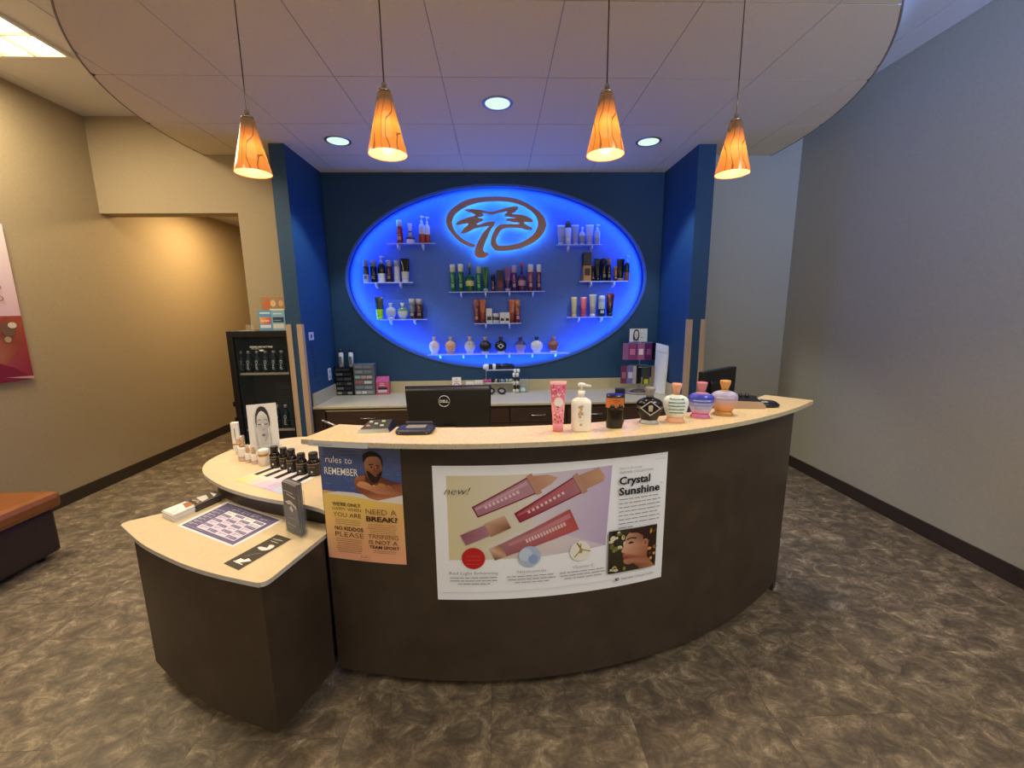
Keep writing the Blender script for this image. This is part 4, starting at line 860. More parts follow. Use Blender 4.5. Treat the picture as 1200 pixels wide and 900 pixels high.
obj('dark_scallop', lob, 'gloss', t); lt_ = MB().tube([(-r*.4, -r*.64, h*.84), (r*.35, -r*.64, h*.84)], .0009, '5a2c14', 4).tube([(-r*.3, -r*.65, h*.78), (r*.3, -r*.65, h*.78)], .0006, '5a2c14', 4); obj('print_line', lt_, 'satin', t)
b2 = at(728, 496, z=ZS); hb = at(727, 457, y=b2.y).z-ZS
t = thing('lotion_carton', 'small black carton standing behind the ribbed copper-topped bottle', 'box', (b2.x, b2.y+.03, ZS), rz=-.25)
obj('carton', MB().box(-.018, .018, -.012, .012, 0, hb, '0e0c0c'), 'satin', t, bevel=.001); obj('label_spot', MB().box(-.006, .004, -.0128, -.012, hb*.82, hb*.88, 'b9b4ac'), 'satin', t)
flask(763, 497.5, 455, 30, ('a8a6a4', '050406', '26242a', '8f8c8a'), 'black flask with silver diamond badge and clear foot on the stone top', 1, badge=True)
flask(793.8, 495.5, 450.5, 28.5, ('e2a988', 'dfe8e4', 'd9a284', 'e3ab8b'), 'cream flask with teal script and peach stopper on the stone top', 2, ('3f8a8e', .22, .66), mb_cols=['e8c9b0', 'e3ddd0', 'dde5e0', 'dfe8e4', 'dfe8e4', 'dfe8e4', 'd9e8e6', 'd9e8e6', 'd9e8e6', 'e3c0a8'])
flask(823.8, 490.5, 449, 29, ('c06a94', 'a9a2cf', 'd49ab0', 'c9808e'), 'blue and pink flask with pink stopper on the stone top', 3, ('b9c4ea', .26, .55), mb_cols=['cf7fa6', 'c99ac4', 'a8a6d2', '8a90c8', '5a62bc', '2f3cb0', '3a46c0', '6a66c8', 'cf9ab8', 'cf9ab8'])
flask(851.2, 487.5, 447, 29, ('b8863c', 'c69a6a', 'cda26a', 'd29c58'), 'lavender and gold flask with wooden stopper, rightmost on the stone top', 4, ('d9cfe0', .36, .58), mb_cols=['c08a44', 'cf8f5a', 'd89a78', 'c9a4a4', 'b3a0b4', 'a7a0c4', 'a9aad2', 'b9b6d2', 'b9a6b8', 'c9a888'])

# feedback button box, signature pad, card reader
b = at(444, 503, z=ZS)
t = thing('button_box', 'black wedge-shaped box with small lit squares and silver front edge', 'device', (b.x, b.y, ZS), rz=.05)
w, d = .062, .048
obj('body', MB().hexa([(-w, -d, .0), (w*.8, -d, .0), (w, d, 0), (-w*.6, d, 0), (-w*.93, -d*.85, .012), (w*.66, -d*.85, .012), (w*.75, d*.4, .032), (-w*.55, d*.4, .032)], '101413'), 'satin', t, bevel=.001)
obj('front_trim', MB().hexa([(-w-.001, -d-.003, 0), (w*.8, -d-.003, 0), (w*.8, -d, 0), (-w, -d, 0), (-w*.95, -d*.86-.003, .013), (w*.66, -d*.86-.003, .013), (w*.66, -d*.86, .0135), (-w*.94, -d*.86, .0135)], 'c4c2bc'), 'metal', t)
def slope(x, k): # point on the top face
    y = -d*.85+(d*1.25)*k; return Vector((x, y, .012+.020*k+.0008))
for x, k, c in ((-.032, .35, 'c98a90'), (-.026, .75, 'c9c8b4'), (-.006, .55, 'bfc4c0'), (.018, .78, 'b9d09a'), (.016, .35, 'c4c8c8'), (-.012, .12, '5a5e5c')):
    p0, p1 = slope(x-.006, k-.06), slope(x+.006, k+.06); obj('button', MB().hexa([(p0.x, p0.y, p0.z-.001), (p1.x, p0.y, p0.z-.001), (p1.x, p1.y, p1.z-.001), (p0.x, p1.y, p1.z-.001), (p0.x, p0.y, p0.z+.001), (p1.x, p0.y, p0.z+.001), (p1.x, p1.y, p1.z+.001), (p0.x, p1.y, p1.z+.001)], c), 'gloss', t)
b = at(487, 506, z=ZS)
t = thing('signature_pad', 'flat black signature pad with grey screen in front of the monitor', 'device', (b.x, b.y+.005, ZS), rz=-.05)
obj('body', MB().loft([(0, .063, .045, '20222a'), (.004, .066, .048, '20222a'), (.012, .065, .047, '262831'), (.016, .058, .04, '2a2d3a')], 40, 5), 'satin', t)
obj('screen', MB().box(-.034, .036, -.012, .028, .0155, .0168, '8e8a84'), 'gloss', t)
obj('stylus_rest', MB().box(-.048, .052, .040, .052, .014, .024, '3a3c44'), 'satin', t, bevel=.002)
obj('front_lip', MB().box(-.05, .05, -.046, -.042, .004, .010, '6a655e'), 'satin', t, bevel=.001)
b = at(884, 479, z=ZS)
t = thing('card_terminal', 'black card terminal with beige side panel at the right end of the stone top', 'device', (b.x, b.y+.02, ZS), rz=-.12)
obj('body', MB().hexa([(-.085, -.02, 0), (.045, -.02, 0), (.055, .075, 0), (-.075, .075, 0), (-.085, -.018, .030), (.030, -.018, .028), (.045, .07, .040), (-.075, .07, .046)], '11131a'), 'satin', t, bevel=.003)
obj('side_panel', MB().prism([(-.088, .0), (.046, 0), (.046, .012), (.030, .030), (-.088, .034)], 0, .004, 'a8927a').xf(lambda p: Vector((p.x, -.021-p.z, p.y))), 'satin', t)
obj('keypad_shell', MB().loft([(0, .062, .038, '12141c'), (.010, .066, .04, '12141c'), (.022, .05, .032, '171a24')], 32, 2.6, cx=.062, cy=.035), 'gloss', t)
obj('status_light', MB().box(.028, .038, -.012, .0, .0385, .041, '7fb6d6'), 'gloss', t)
for k in range(3): obj('roller', MB().loft([(0, .008, .008, '0c0d12'), (.02, .008, .008, '0c0d12')], 12, cx=-.055+k*.026, cy=.045).xf(lambda p: p+Vector((0, 0, .032))), 'satin', t)
obj('key_block', MB().box(.045, .066, .0, .018, .022, .0255, 'b5aca0'), 'satin', t)

# monitors
def monitor(tl, trr, bl, y, lab, logo_=None, rz=0, foot=.725, hgt=None):
    a, c, e = at(*tl, y=y), at(*trr, y=y), at(*bl, y=y); w = (c.x-a.x); zt = a.z; zb = e.z
    t = thing('computer_monitor', lab, 'monitor', ((a.x+c.x)/2, y, foot), rz=rz); w2 = w/2; h0, h1 = .035, zt-foot
    obj('rear_shell', MB().hexa([(-w2*.93, 0, h0), (w2*.93, 0, h0), (w2*.96, .03, h0), (-w2*.96, .03, h0), (-w2, .0, h1-.012), (w2, 0, h1-.012), (w2, .03, h1), (-w2, .03, h1)], '131110'), 'satin', t, bevel=.006)
    obj('bezel', MB().hexa([(-w2*.97, .03, h0-.004), (w2*.97, .03, h0-.004), (w2*.97, .042, h0-.004), (-w2*.97, .042, h0-.004), (-w2*1.02, .028, h1+.002), (w2*1.02, .028, h1+.002), (w2*1.02, .042, h1+.002), (-w2*1.02, .042, h1+.002)], '0a0a0a'), 'gloss', t, bevel=.003)
    obj('screen', MB().box(-w2*.92, w2*.92, .042, .0425, h0+.02, h1-.015, '1a2230'), 'gloss', t)
    obj('stand', MB().box(-.03, .03, -.03, -.001, 0, h0+.1, '111111').loft([(0, .1, .075, '111111'), (.01, .1, .075, '111111')], 28, 3), 'satin', t)
    if logo_:
        zc = at(520.5, 470, y=y).z-foot; xc = at(520.5, 470, y=y).x-(a.x+c.x)/2; R_ = .028
        obj('emblem_ring', MB().tube([(xc+R_*cos(2*pi*k/36), -.0022, zc+R_*sin(2*pi*k/36)) for k in range(36)], .0022, 'c9ccd0', 6, True), 'metal', t)
        vs, fs = text_tris('DELL', .03); x0 = min(v[0] for v in vs); x1 = max(v[0] for v in vs); sc = .044/(x1-x0); m2 = MB()
        m2.v = [(xc-.022+(v[0]-x0)*sc, -.0016, zc-.007+v[1]*.019) for v in vs]
        for q in fs: m2.face(q, 'd3d6da')
        obj('emblem_letters', m2, 'satin', t)
    return t
monitor((474, 454.5), (574.5, 456), (484, 500), 2.1, 'black computer monitor seen from behind with round DELL emblem', True)
pm = at(841, 437, y=2.42)
t = thing('computer_monitor', 'black computer monitor angled behind the right end of the counter', 'monitor', (pm.x, pm.y, .725), rz=.38)
zt = at(841, 433, y=2.42).z-.725
obj('rear_shell', MB().hexa([(-.13, -.02, .08), (.13, -.02, .08), (.13, .02, .08), (-.13, .02, .08), (-.135, -.02, zt-.005), (.135, -.02, zt+.012), (.135, .02, zt+.012), (-.135, .02, zt-.005)], '0e0f12'), 'satin', t, bevel=.005)
obj('rear_hump', MB().hexa([(-.08, -.04, .1), (.05, -.04, .1), (.05, -.02, .1), (-.08, -.02, .1), (-.08, -.035, zt-.08), (.05, -.035, zt-.08), (.05, -.02, zt-.06), (-.08, -.02, zt-.06)], '0b0b0e'), 'satin', t, bevel=.004)
obj('stand', MB().box(-.03, .03, -.04, -.01, 0, .12, '111111').loft([(0, .1, .08, '111111'), (.01, .1, .08, '111111')], 28, 3), 'satin', t)

# ================================================================== BACK COUNTER
YF = 3.672
t = thing('back_cabinet', 'dark walnut base cabinet run under the oval, between the blue wing walls', 'cabinet')
obj('carcass', MB().box(-1.645, 1.654, YF+.035, YB-.002, .08, .60), M_cab, t)
obj('toe_kick', MB().box(-1.645, 1.654, YF+.08, YB-.01, 0, .08), M_toe, t)
xs = [-1.54, -.80, .10, .62, 1.13, 1.64]
for i in range(5):
    d_ = obj('drawer_front', MB().box(xs[i]+.006, xs[i+1]-.006, YF+.015, YF+.034, .44, .572), M_cab, t, bevel=.0015)
    xm = (xs[i]+xs[i+1])/2; obj('drawer_pull', MB().tube([(xm-.06, YF+.014, .51), (xm-.06, YF-.012, .51), (xm+.06, YF-.012, .51), (xm+.06, YF+.014, .51)], .004, 'b8b4ac', 8), 'metal', d_)
    obj('door', MB().box(xs[i]+.006, xs[i+1]-.006, YF+.015, YF+.034, .09, .432), M_cab, t, bevel=.0015)
obj('end_stile', MB().box(-1.645, -1.546, YF+.012, YF+.034, .09, .60), M_cab, t)
obj('light_rail', MB().box(-1.54, -.62, YF+.012, YF+.034, .575, .583, ), M_lam2, t)
wt = thing('back_worktop', 'khaki laminate worktop with backsplash under the oval', 'countertop')
obj('worktop', MB().box(-1.645, 1.654, YF, YB-.002, .60, .62), M_lam2, wt, bevel=.002)
obj('backsplash', MB().box(-1.645, 1.654, YB-.02, YB-.002, .62, .735), M_lam2, wt)
obj('side_splash', MB().box(-1.645, -1.627, YF+.02, YB-.021, .62, .735), M_lam2, wt); obj('side_splash', MB().box(1.636, 1.654, YF+.02, YB-.021, .62, .735), M_lam2, wt)
# chrome rail of a chair behind the counter
a = at(378, 493, y=2.9); b = at(397, 500.5, y=2.75)
t = thing('desk_chair', 'grey metal chair armrest showing behind the left end of the stone top', 'chair', (a.x+.12, 2.75, 0))
L_ = lambda p: (p.x-a.x-.12, p.y-2.75, p.z)
obj('armrest', MB().tube([L_(a), L_(b), (L_(b)[0]+.12, -.12, b.z-.045)], .008, '9a938a', 8), 'metal', t)
obj('arm_post', MB().tube([L_(a), (L_(a)[0]+.02, .1, a.z-.18), (L_(a)[0]+.08, .1, .42)], .008, '6f6a64', 8), 'metal', t)
obj('seat', MB().loft([(.40, .2, .2, '17181a'), (.43, .22, .22, '17181a'), (.46, .21, .21, '17181a')], 28, 4, cx=.22, cy=-.02), 'matte', t)
obj('backrest', MB().box(.02, .42, .17, .20, .5, .60, '17181a'), 'matte', t, bevel=.01)
obj('column', MB().loft([(.06, .025, .025, '55585c'), (.40, .025, .025, '55585c')], 16, cx=.22), 'metal', t)
for k in range(5): q = 2*pi*k/5; obj('base_leg', MB().tube([(.22, 0, .07), (.22+.24*cos(q), .24*sin(q), .03)], .014, '1a1a1c', 8), 'satin', t)

ZB = .62; YO = 4.20
def xz(u, v, y): p = at(u, v, y=y); return p.x, p.z
def organizer(u0, u1, vt, lab, body, cells, y=YO):
    x0, _ = xz(u0, 461, y); x1, _ = xz(u1, 461, y); z1 = xz(u0, vt, y)[1]; h = z1-ZB; w = x1-x0
    t = thing('drawer_organizer', lab, 'organizer', ((x0+x1)/2, y, ZB)); n = len(cells)
    obj('case', MB().box(-w/2, w/2, 0, .09, 0, h, body), 'gloss' if body < '5' else 'satin', t, bevel=.002)
    for k, cs in enumerate(cells):
        z0 = h*k/n+.006; zz = h*(k+1)/n-.004; d_ = obj('drawer', MB().box(-w/2+.006, w/2-.006, -.006, -.0005, z0, zz, cs[0]), 'gloss', t)
        m3 = MB(); ww = (w-.03)/len(cs[1:] or [1])
        for j, c in enumerate(cs[1:]): m3.box(-w/2+.015+j*ww, -w/2+.015+(j+.86)*ww, -.0085, -.0062, z0+(zz-z0)*.15, z0+(zz-z0)*.8, c)
        if cs[1:]: obj('packets', m3, 'satin', d_)
    return t
organizer(394, 415.8, 430.5, 'black six-drawer organizer at the left end of the back worktop', '101214', [('1a1c1e', '9a968c', '3a3c3e', '8c8e8c'), ('141618', '6c6e6e', '1c1e20'), ('141618', '4a4c4c', '2a2c2e', '5a5c5c'), ('141618', '3a3c3e', '44464a'), ('141618', '5c5e5e', '222426'), ('141618', '2a2c2e')])
organizer(416.2, 440, 427, 'grey clear-front organizer beside the black one', '6d7680', [('7c8488', 'c3c9c8', 'd3d6d4', '9aa4a6'), ('6c7478', '7f888a', '8f989a'), ('6c7478', 'b0625e', 'cfd4d6'), ('6c7478', '8fc0b4', 'd49a94', 'c9b4a8'), ('6c7478', '8a9296', '7a8286'), ('6c7478', '8f7f8c', '7a8286')])
z6 = xz(400, 430.5, YO)[1]
for u, l in ((400.5, 'left'), (412, 'right')):
    x, _ = xz(u, 430, YO+.04); h = xz(u, 409.5, YO+.04)[1]-z6
    t = thing('spray_can', 'white spray bottle with black cap on the black organizer, '+l+' one', 'bottle', (x, YO+.045, z6), 'spray bottles on the organizer')
    obj('body', MB().loft([(0, .023, .023, 'd9dcdc'), (h*.78, .023, .023, 'd9dcdc'), (h*.84, .015, .015, 'd9dcdc')]), 'gloss', t); obj('cap', MB().loft([(h*.82, .016, .016, '0c0c0c'), (h, .014, .014, '0c0c0c')]), 'satin', t)
    obj('label_band', MB().box(-.012, .012, -.0245, -.0225, h*.15, h*.6, '6a7074'), 'satin', t)
x0, _ = xz(441.5, 461, YO); x1, _ = xz(456, 461, YO); hp = xz(450, 442, YO)[1]-ZB
t = thing('leaflet_box', 'pink dispenser box on the back worktop', 'box', ((x0+x1)/2, YO, ZB), rz=.1)
w = (x1-x0)/2; obj('carton', MB().hexa([(-w, 0, 0), (w, 0, 0), (w, .07, 0), (-w, .07, 0), (-w, 0, hp*.75), (w, 0, hp*.75), (w, .07, hp), (-w, .07, hp)], 'c9587e'), 'satin', t, bevel=.001)
obj('window', MB().box(-w*.7, w*.75, -.001, 0, hp*.1, hp*.42, '2c2226').box(-w*.75, w*.7, -.002, -.001, hp*.12, hp*.28, 'd9d0cf'), 'satin', t); obj('print_lines', MB().box(-w*.5, w*.3, -.001, 0, hp*.52, hp*.57, 'f0c8d6').box(-w*.4, w*.2, -.001, 0, hp*.63, hp*.66, 'f0c8d6'), 'satin', t)
# small signs behind the monitor
x, _ = xz(535.5, 458, YO); h = xz(535.5, 442, YO)[1]-ZB
t = thing('counter_sign', 'white card with a red ring in a clear holder on the back worktop', 'sign', (x, YO, ZB))
obj('card', MB().box(-.045, .045, 0, .003, .0, h, 'ece9ec'), 'paper', t); obj('red_ring', MB().tube([(.030*cos(2*pi*k/24), -.001, h*.45+.030*sin(2*pi*k/24)) for k in range(24)], .0035, 'b8423c', 6, True), 'satin', t); obj('text_line', MB().box(-.026, .026, -.0008, 0, h*.72, h*.76, '8a8690').box(-.006, .006, -.0008, 0, h*.86, h*.9, 'a03c44'), 'paper', t)
for k, (u, hh) in enumerate(((551, .12), (561, .13))):
    x, _ = xz(u, 458, YO); t = thing('goggle_card', 'small white card showing eyewear, %s of two right of the red ring card' % ('left', 'right')[k], 'card', (x, YO+.01*k, ZB), 'small white cards on the back worktop')
    obj('card', MB().box(-.04, .04, 0, .002, 0, hh, 'e4e1de'), 'paper', t); obj('print', MB().tube([(-.028, -.001, hh*.62), (-.014, -.001, hh*.78), (0, -.001, hh*.62), (.014, -.001, hh*.78), (.028, -.001, hh*.62)], .0028, '9a8f8c', 5), 'paper', t)
# tiered acrylic goggle rack
xa, _ = xz(570, 460, YO-.03); xb, _ = xz(603, 460, YO-.03); zm = xz(585, 447.5, YO)[1]; ztp = xz(585, 432.5, YO)[1]
t = thing('acrylic_rack', 'clear tiered acrylic rack of eyewear on the back worktop right of the monitor', 'display rack', ((xa+xb)/2, YO, ZB)); w = (xb-xa)/2
for z in (.004, zm-ZB, ztp-ZB): obj('tier', MB().box(-w, w, -.05, .07, z-.004, z, 'cfd8e6'), 'glass', t); obj('tier_edge', MB().box(-w, w, -.052, -.05, z-.006, z, 'dfe6ee'), 'satin', t)
for sx in (-1, 1): obj('side_panel', MB().box(sx*w-.002, sx*w+.002, -.05, .07, 0, ztp-ZB, 'cfd8e6'), 'glass', t)
rk = t.location
def goggle(x, y, z, s, c, lab, strap=None):
    t = thing('tanning_goggles', lab, 'goggles', (x, y, z), 'eyewear on and around the acrylic rack')
    for k in (-1, 1): obj('lens', MB().loft([(0, s*.55, s*.32, c), (s*.5, s*.52, s*.36, c), (s*.8, s*.3, s*.22, c)], 14, cx=k*s*.62), 'gloss', t)
    obj('bridge', MB().tube([(-s*.3, 0, s*.45), (0, -.002, s*.6), (s*.3, 0, s*.45)], s*.1, strap or c, 6), 'satin', t)
for k, (dx, c, l) in enumerate(((-.10, 'e8eaf0', 'white eyewear on the rack top, leftmost'), (-.05, '0c0d10', 'black eyewear on the rack top, second'), (.02, '101a2c', 'dark navy eyewear on the rack top, third'), (.075, '15202e', 'dark blue eyewear on the rack top, rightmost'))):
    goggle(rk.x+dx, YO+.02, ztp, .064 if k != 2 else .07, c, l)
for k, (dx, c, l) in enumerate(((-.125, 'd84a8e', 'pink eyewear at the left of the middle tier'), (-.055, '0c1018', 'black eyewear on the middle tier'), (-.012, 'b9b49a', 'beige eyewear on the middle tier'), (.035, '3a6ea8', 'blue eyewear on the middle tier'), (.085, 'c3bf98', 'cream eyewear on the middle tier'))):
    goggle(rk.x+dx, YO, zm, .038, c, l)
x, _ = xz(581.5, 457, YO-.09)
t = thing('sleep_goggles', 'large black-rimmed white oval goggles lying before the acrylic rack', 'goggles', (x, YO-.09, ZB))
for k in (-1, 1): obj('rim', MB().tube([(k*.055+.035*cos(2*pi*q/20), -.01+.005*sin(2*pi*q/20), .036+.024*sin(2*pi*q/20)-k*.004*cos(2*pi*q/20)) for q in range(20)], .009, '0b0b0b', 8, True), 'satin', t); obj('lens_cup', MB().loft([(.004, .034, .02, 'd8d4c8'), (.03, .03, .016, 'e6e2d6'), (.045, .016, .01, 'e6e2d6')], 14, cx=k*.055, cy=.012), 'satin', t)
x, _ = xz(605, 459, YO-.04); h = xz(605, 432, YO-.04)[1]-ZB
t = thing('eyewear_tower', 'tall stack of white and black eyewear right of the acrylic rack', 'eyewear stack', (x, YO-.04, ZB))
for k in range(6): 
    z0 = h*k/6; c = ('d8d8d4', '101010', 'dcdcd8', '22262c', 'e8eaec', 'eef0f2')[k]
    for sx in (-1, 1): obj('cup', MB().loft([(z0+.001, .014, .012, c), (z0+h/7, .016, .014, c), (z0+h/6-.002, .01, .01, c)], 10, cx=sx*.017+(.006 if k % 2 else -.004)), 'gloss', t)
obj('wire', MB().tube([(-.01, 0, h), (-.02, 0, h+.03), (.01, 0, h+.045), (.03, 0, h+.03)], .0015, '2a2c3a', 5), 'satin', t)
x, _ = xz(612.5, 458, YO); t = thing('sticker_tray', 'clear tray of pale green stickers at the right of the eyewear', 'tray', (x, YO, ZB))
obj('tray_back', MB().box(-.045, .055, .05, .053, 0, .13, 'd3dae0'), 'clear', t); obj('tray_floor', MB().box(-.045, .055, -.02, .05, 0, .003, 'd3dae0'), 'glass', t); obj('tray_side', MB().box(.053, .055, -.02, .05, 0, .13, 'd3dae0'), 'glass', t)
obj('sticker_heap', MB().loft([(.003, .038, .025, 'b9d6b4'), (.02, .034, .02, 'c3dfc0'), (.045, .018, .01, 'd9ecd6')], 14), 'satin', t)
# rotating packet rack
RY = 4.06; x, _ = xz(748, 460, RY)
t = thing('packet_rack', 'rotating clear rack of lotion packets at the right of the back worktop', 'display rack', (x, RY, ZB))
zz = lambda v: xz(748, v, RY)[1]-ZB
obj('base', MB().loft([(0, .135, .11, 'b9bcc0'), (.012, .135, .11, 'b9bcc0')], 32), 'glass', t); obj('base_rim', MB().tube([(.135*cos(q*pi/16), .11*sin(q*pi/16), .014) for q in range(32)], .003, 'c9ccd0', 6, True), 'gloss', t)
obj('base_dome', MB().loft([(.012, .09, .075, '6a5848'), (.03, .06, .05, '7c6a58'), (.04, .02, .02, '8a8078')], 24), 'gloss', t)
obj('post', MB().tube([(0, 0, .012), (0, 0, zz(401))], .006, 'aab0b8', 8), 'metal', t)
for vt, vb in ((401.5, 421), (429, 449.5)): obj('carousel_ring', MB().tube([(.115*cos(q*pi/16), .08*sin(q*pi/16), zz(vt)) for q in range(32)], .003, 'b9c0c8', 6, True), 'metal', t)
row1 = (('8a5c8c', 733.5, 6, 'mauve'), ('8a3f78', 741.5, 9, 'magenta'), ('a85a94', 751.5, 8, 'pink and white'), ('6a2f66', 760.5, 8, 'plum'), ('14101a', 766.5, 5, 'black'))
row2 = (('6f3a5a', 731.5, 7, 'wine'), ('6f6fa8', 739, 8, 'lavender blue'), ('a9a6b4', 744, 4, 'grey'), ('0e0d14', 748.5, 7, 'black'), ('4c4c46', 757.5, 9, 'charcoal and yellow'), ('9a866a', 765.5, 5, 'tan'))
for row, vt, vb, rn in ((row1, 402, 421.5, 'upper'), (row2, 428.5, 449.5, 'lower')):
    for k, (c, u, wpx, nm) in enumerate(row):
        y = RY-.088+abs(k-2)*.014; xx = at(u, vt, y=y).x; zt_, zb_ = at(u, vt, y=y).z, at(u, vb, y=y).z; hw = wpx/2*.0088
        pk = thing('lotion_packet', nm+' lotion packet hanging in the '+rn+' ring of the packet rack', 'packet', (xx, y, zb_), rn+' packets on the rack', rz=(k-2)*.16)
        hh = zt_-zb_; obj('sachet', MB().hexa([(-hw, -.001, 0), (hw, -.001, 0), (hw, .001, 0), (-hw, .001, 0), (-hw*.92, -.004, hh), (hw*.92, -.004, hh), (hw*.92, .001, hh), (-hw*.92, .001, hh)], c), 'gloss', pk)
        lc = {'pink and white': 'e8d9e2', 'lavender blue': 'b9b9dc', 'magenta': 'b9719c', 'charcoal and yellow': 'c3d21c', 'plum': '8a4f82', 'wine': '8f5a74'}.get(nm)
        if lc: obj('sachet_print', MB().box(-hw*.6, hw*.6, -.0052, -.0042, hh*(.0 if 'yellow' in nm else .3), hh*(.25 if 'yellow' in nm else .65), lc), 'satin', pk)
# card on top of rack
xs0, zs0 = xz(737.5, 400.5, RY); xs1, zs1 = xz(758.8, 385, RY); w = (xs1-xs0)/2; h = zs1-zs0
def draw_card(p):
    p.poly([(.22, .1), (.2, .55), (.26, .88), (.38, .95), (.50, .88), (.55, .55), (.5, .1)], '1c1d20', 2); p.poly([(.27, .5), (.29, .75), (.38, .84), (.47, .75), (.49, .5), (.44, .26), (.38, .2), (.32, .26)], 'c8c9cb', 2)
    p.line([(.3, .56), (.35, .56)], .03, '3a3b3e'); p.line([(.41, .56), (.46, .56)], .03, '3a3b3e'); p.line([(.35, .36), (.41, .36)], .04, '6a6b6e'); p.poly([(.2, .0), (.3, .15), (.38, .05), (.46, .15), (.56, 0)], '9a9b9e'); p.lines(.62, .6, .85, 2, .14, .04, '8a8b8e'); p.lines(.62, .3, .92, 1, .1, .07, '5a5b5e')
t = thing('rack_header_card', 'white header card with a face portrait on top of the packet rack', 'sign', ((xs0+xs1)/2, RY, zs0))
s = Sheet(lambda u, v, o: Vector((-w+2*w*u, -.003-o, h*v)), None, .0004); obj('card', MB().box(-w, w, -.003, 0, 0, h, 'd6d9dc'), 'paper', t); draw_card(s); obj('portrait', s.mb, 'paper', t)
# leaning white document pocket
a = at(765, 457, y=4.04); b = at(779, 459.5, y=3.95); c = at(784.5, 406, y=4.00); d = at(769, 402, y=4.09)
t = thing('document_folder', 'white clear-fronted folder leaning against the right blue wing wall', 'folder', (a.x, a.y, ZB))
L3 = lambda p: Vector((p.x-a.x, p.y-a.y, p.z-ZB)); A_, B_, C_, D_ = L3(a), L3(b), L3(c), L3(d); A_.z = B_.z = .002; n_ = Vector((.012, .012, 0))
obj('folder', MB().hexa([A_, B_, B_+n_, A_+n_, D_, C_, C_+n_, D_+n_], 'd9dde0'), 'satin', t, bevel=.001)
obj('page_lines', MB().tube([A_.lerp(D_, .85).lerp(B_.lerp(C_, .85), .1)-n_*.1, A_.lerp(D_, .85).lerp(B_.lerp(C_, .85), .9)-n_*.1], .001, '8c9296', 4).tube([A_.lerp(D_, .1).lerp(B_.lerp(C_, .1), .92)-n_*.1, A_.lerp(D_, .95).lerp(B_.lerp(C_, .95), .92)-n_*.1], .0012, 'aab0b4', 4), 'satin', t)

# outlet and tag on the left wing wall
t = thing('wall_outlet', 'white double socket on the left blue wing wall', 'outlet', (-1.648, 4.11, .85))
obj('plate', MB().box(0, .006, -.036, .036, -.058, .058, 'd9dbdc'), 'gloss', t, bevel=.002)
for z in (-.026, .026): obj('socket', MB().box(.006, .008, -.018, .018, z-.016, z+.016, 'c3c6c9'), 'gloss', t); 
obj('slot', MB().box(.008, .0085, -.009, -.005, -.034, -.018, '222222').box(.008, .0085, .005, .009, -.034, -.018, '222222').box(.008, .0085, -.009, -.005, .018, .034, '222222').box(.008, .0085, .005, .009, .018, .034, '222222'), 'matte', t)
t = thing('safety_tag', 'small white sticker with a purple symbol above black letters on the left wing wall', 'sign', (-1.648, 3.785, 1.24))
obj('sticker', MB().box(0, .0015, -.05, .05, -.035, .035, 'c4c6d6'), 'paper', t); obj('symbol', MB().box(.0015, .002, -.018, .018, -.018, .014, '5a4c7c'), 'paper', t)
lm = MB()
for k in range(9): z = -.085-k*.034; lm.box(0, .001, -.03+k*.004, -.004+k*.004, z-.010, z+.004, '141c2c').box(0, .001, .008+k*.004, .02+k*.004, z-.010, z-.004, '141c2c')
obj('letter_column', lm, 'paper', t)

# ================================================================== DRINKS FRIDGE
FY, FX0, FX1, FZ = 3.635, -2.29, -1.772, 1.298
t = thing('drinks_fridge', 'black glass-door drinks fridge against the pier left of the reception', 'fridge', (0, 0, 0))
obj('cabinet_shell', MB().box(FX0, FX0+.02, FY+.03, YW-.002, .03, FZ, '0b0b0c').box(FX1-.015, FX1, FY+.03, YW-.002, .03, FZ, '0b0b0c').box(FX0, FX1, FY+.03, YW-.002, FZ-.02, FZ, '0b0b0c').box(FX0, FX1, FY+.03, YW-.002, .03, .2, '0b0b0c').box(FX0, FX1, YW-.014, YW-.002, .2, FZ, '3b3f42'), 'satin', t)
fd = obj('door', MB().box(FX0, FX0+.05, FY, FY+.028, .05, FZ, '0c0c0d').box(FX1-.03, FX1, FY, FY+.028, .05, FZ, '0c0c0d').box(FX0+.05, FX1-.03, FY, FY+.028, FZ-.055, FZ, '0c0c0d').box(FX0+.05, FX1-.03, FY, FY+.028, .05, .18, '0c0c0d'), 'satin', t, bevel=.003)
obj('door_glass', MB().box(FX0+.05, FX1-.03, FY+.008, FY+.014, .18, FZ-.055, '28323a'), 'clear', fd)
for z in (.97-.32, .83-.32): obj('hinge', MB().box(FX0-.012, FX0+.004, FY-.006, FY+.012, z, z+.04, '0b0b0b'), 'satin', fd)
obj('inner_liner', MB().box(FX0+.05, FX0+.058, FY+.03, YW-.02, .2, FZ-.06, '3a3e42').box(FX0+.24, FX1-.02, YW-.018, YW-.014, .2, FZ-.1, '3c4042'), 'satin', t)
gr = MB()
for k in range(26): gr.box(FX0+.25, FX1-.03, YW-.020, YW-.018, .36+k*.018, .366+k*.018, '55595c')
obj('rear_vent', gr, 'satin', t)
zs1_, zs2_ = at(300, 437, y=FY+.05).z, at(330, 502, y=FY+.05).z
for z in (zs1_, zs2_): sh = obj('shelf', MB().box(FX0+.055, FX1-.02, FY+.035, YW-.03, z-.012, z, '4a4c4c'), 'satin', t); obj('price_rail', MB().box(FX0+.055, FX1-.02, FY+.031, FY+.035, z-.016, z+.004, 'b3ab96'), 'satin', sh)
for z in (zs1_+.075, zs2_+.075): obj('guard_wire', MB().tube([(FX0+.06, FY+.034, z), (FX1-.02, FY+.034, z)], .0015, '7c8286', 5), 'metal', t)
fs_ = Sheet(lambda u, v, o: Vector((u, FY+.0075-o, v)), None, .0004); q0, q1 = at(292, 406, y=FY), at(319, 408, y=FY)
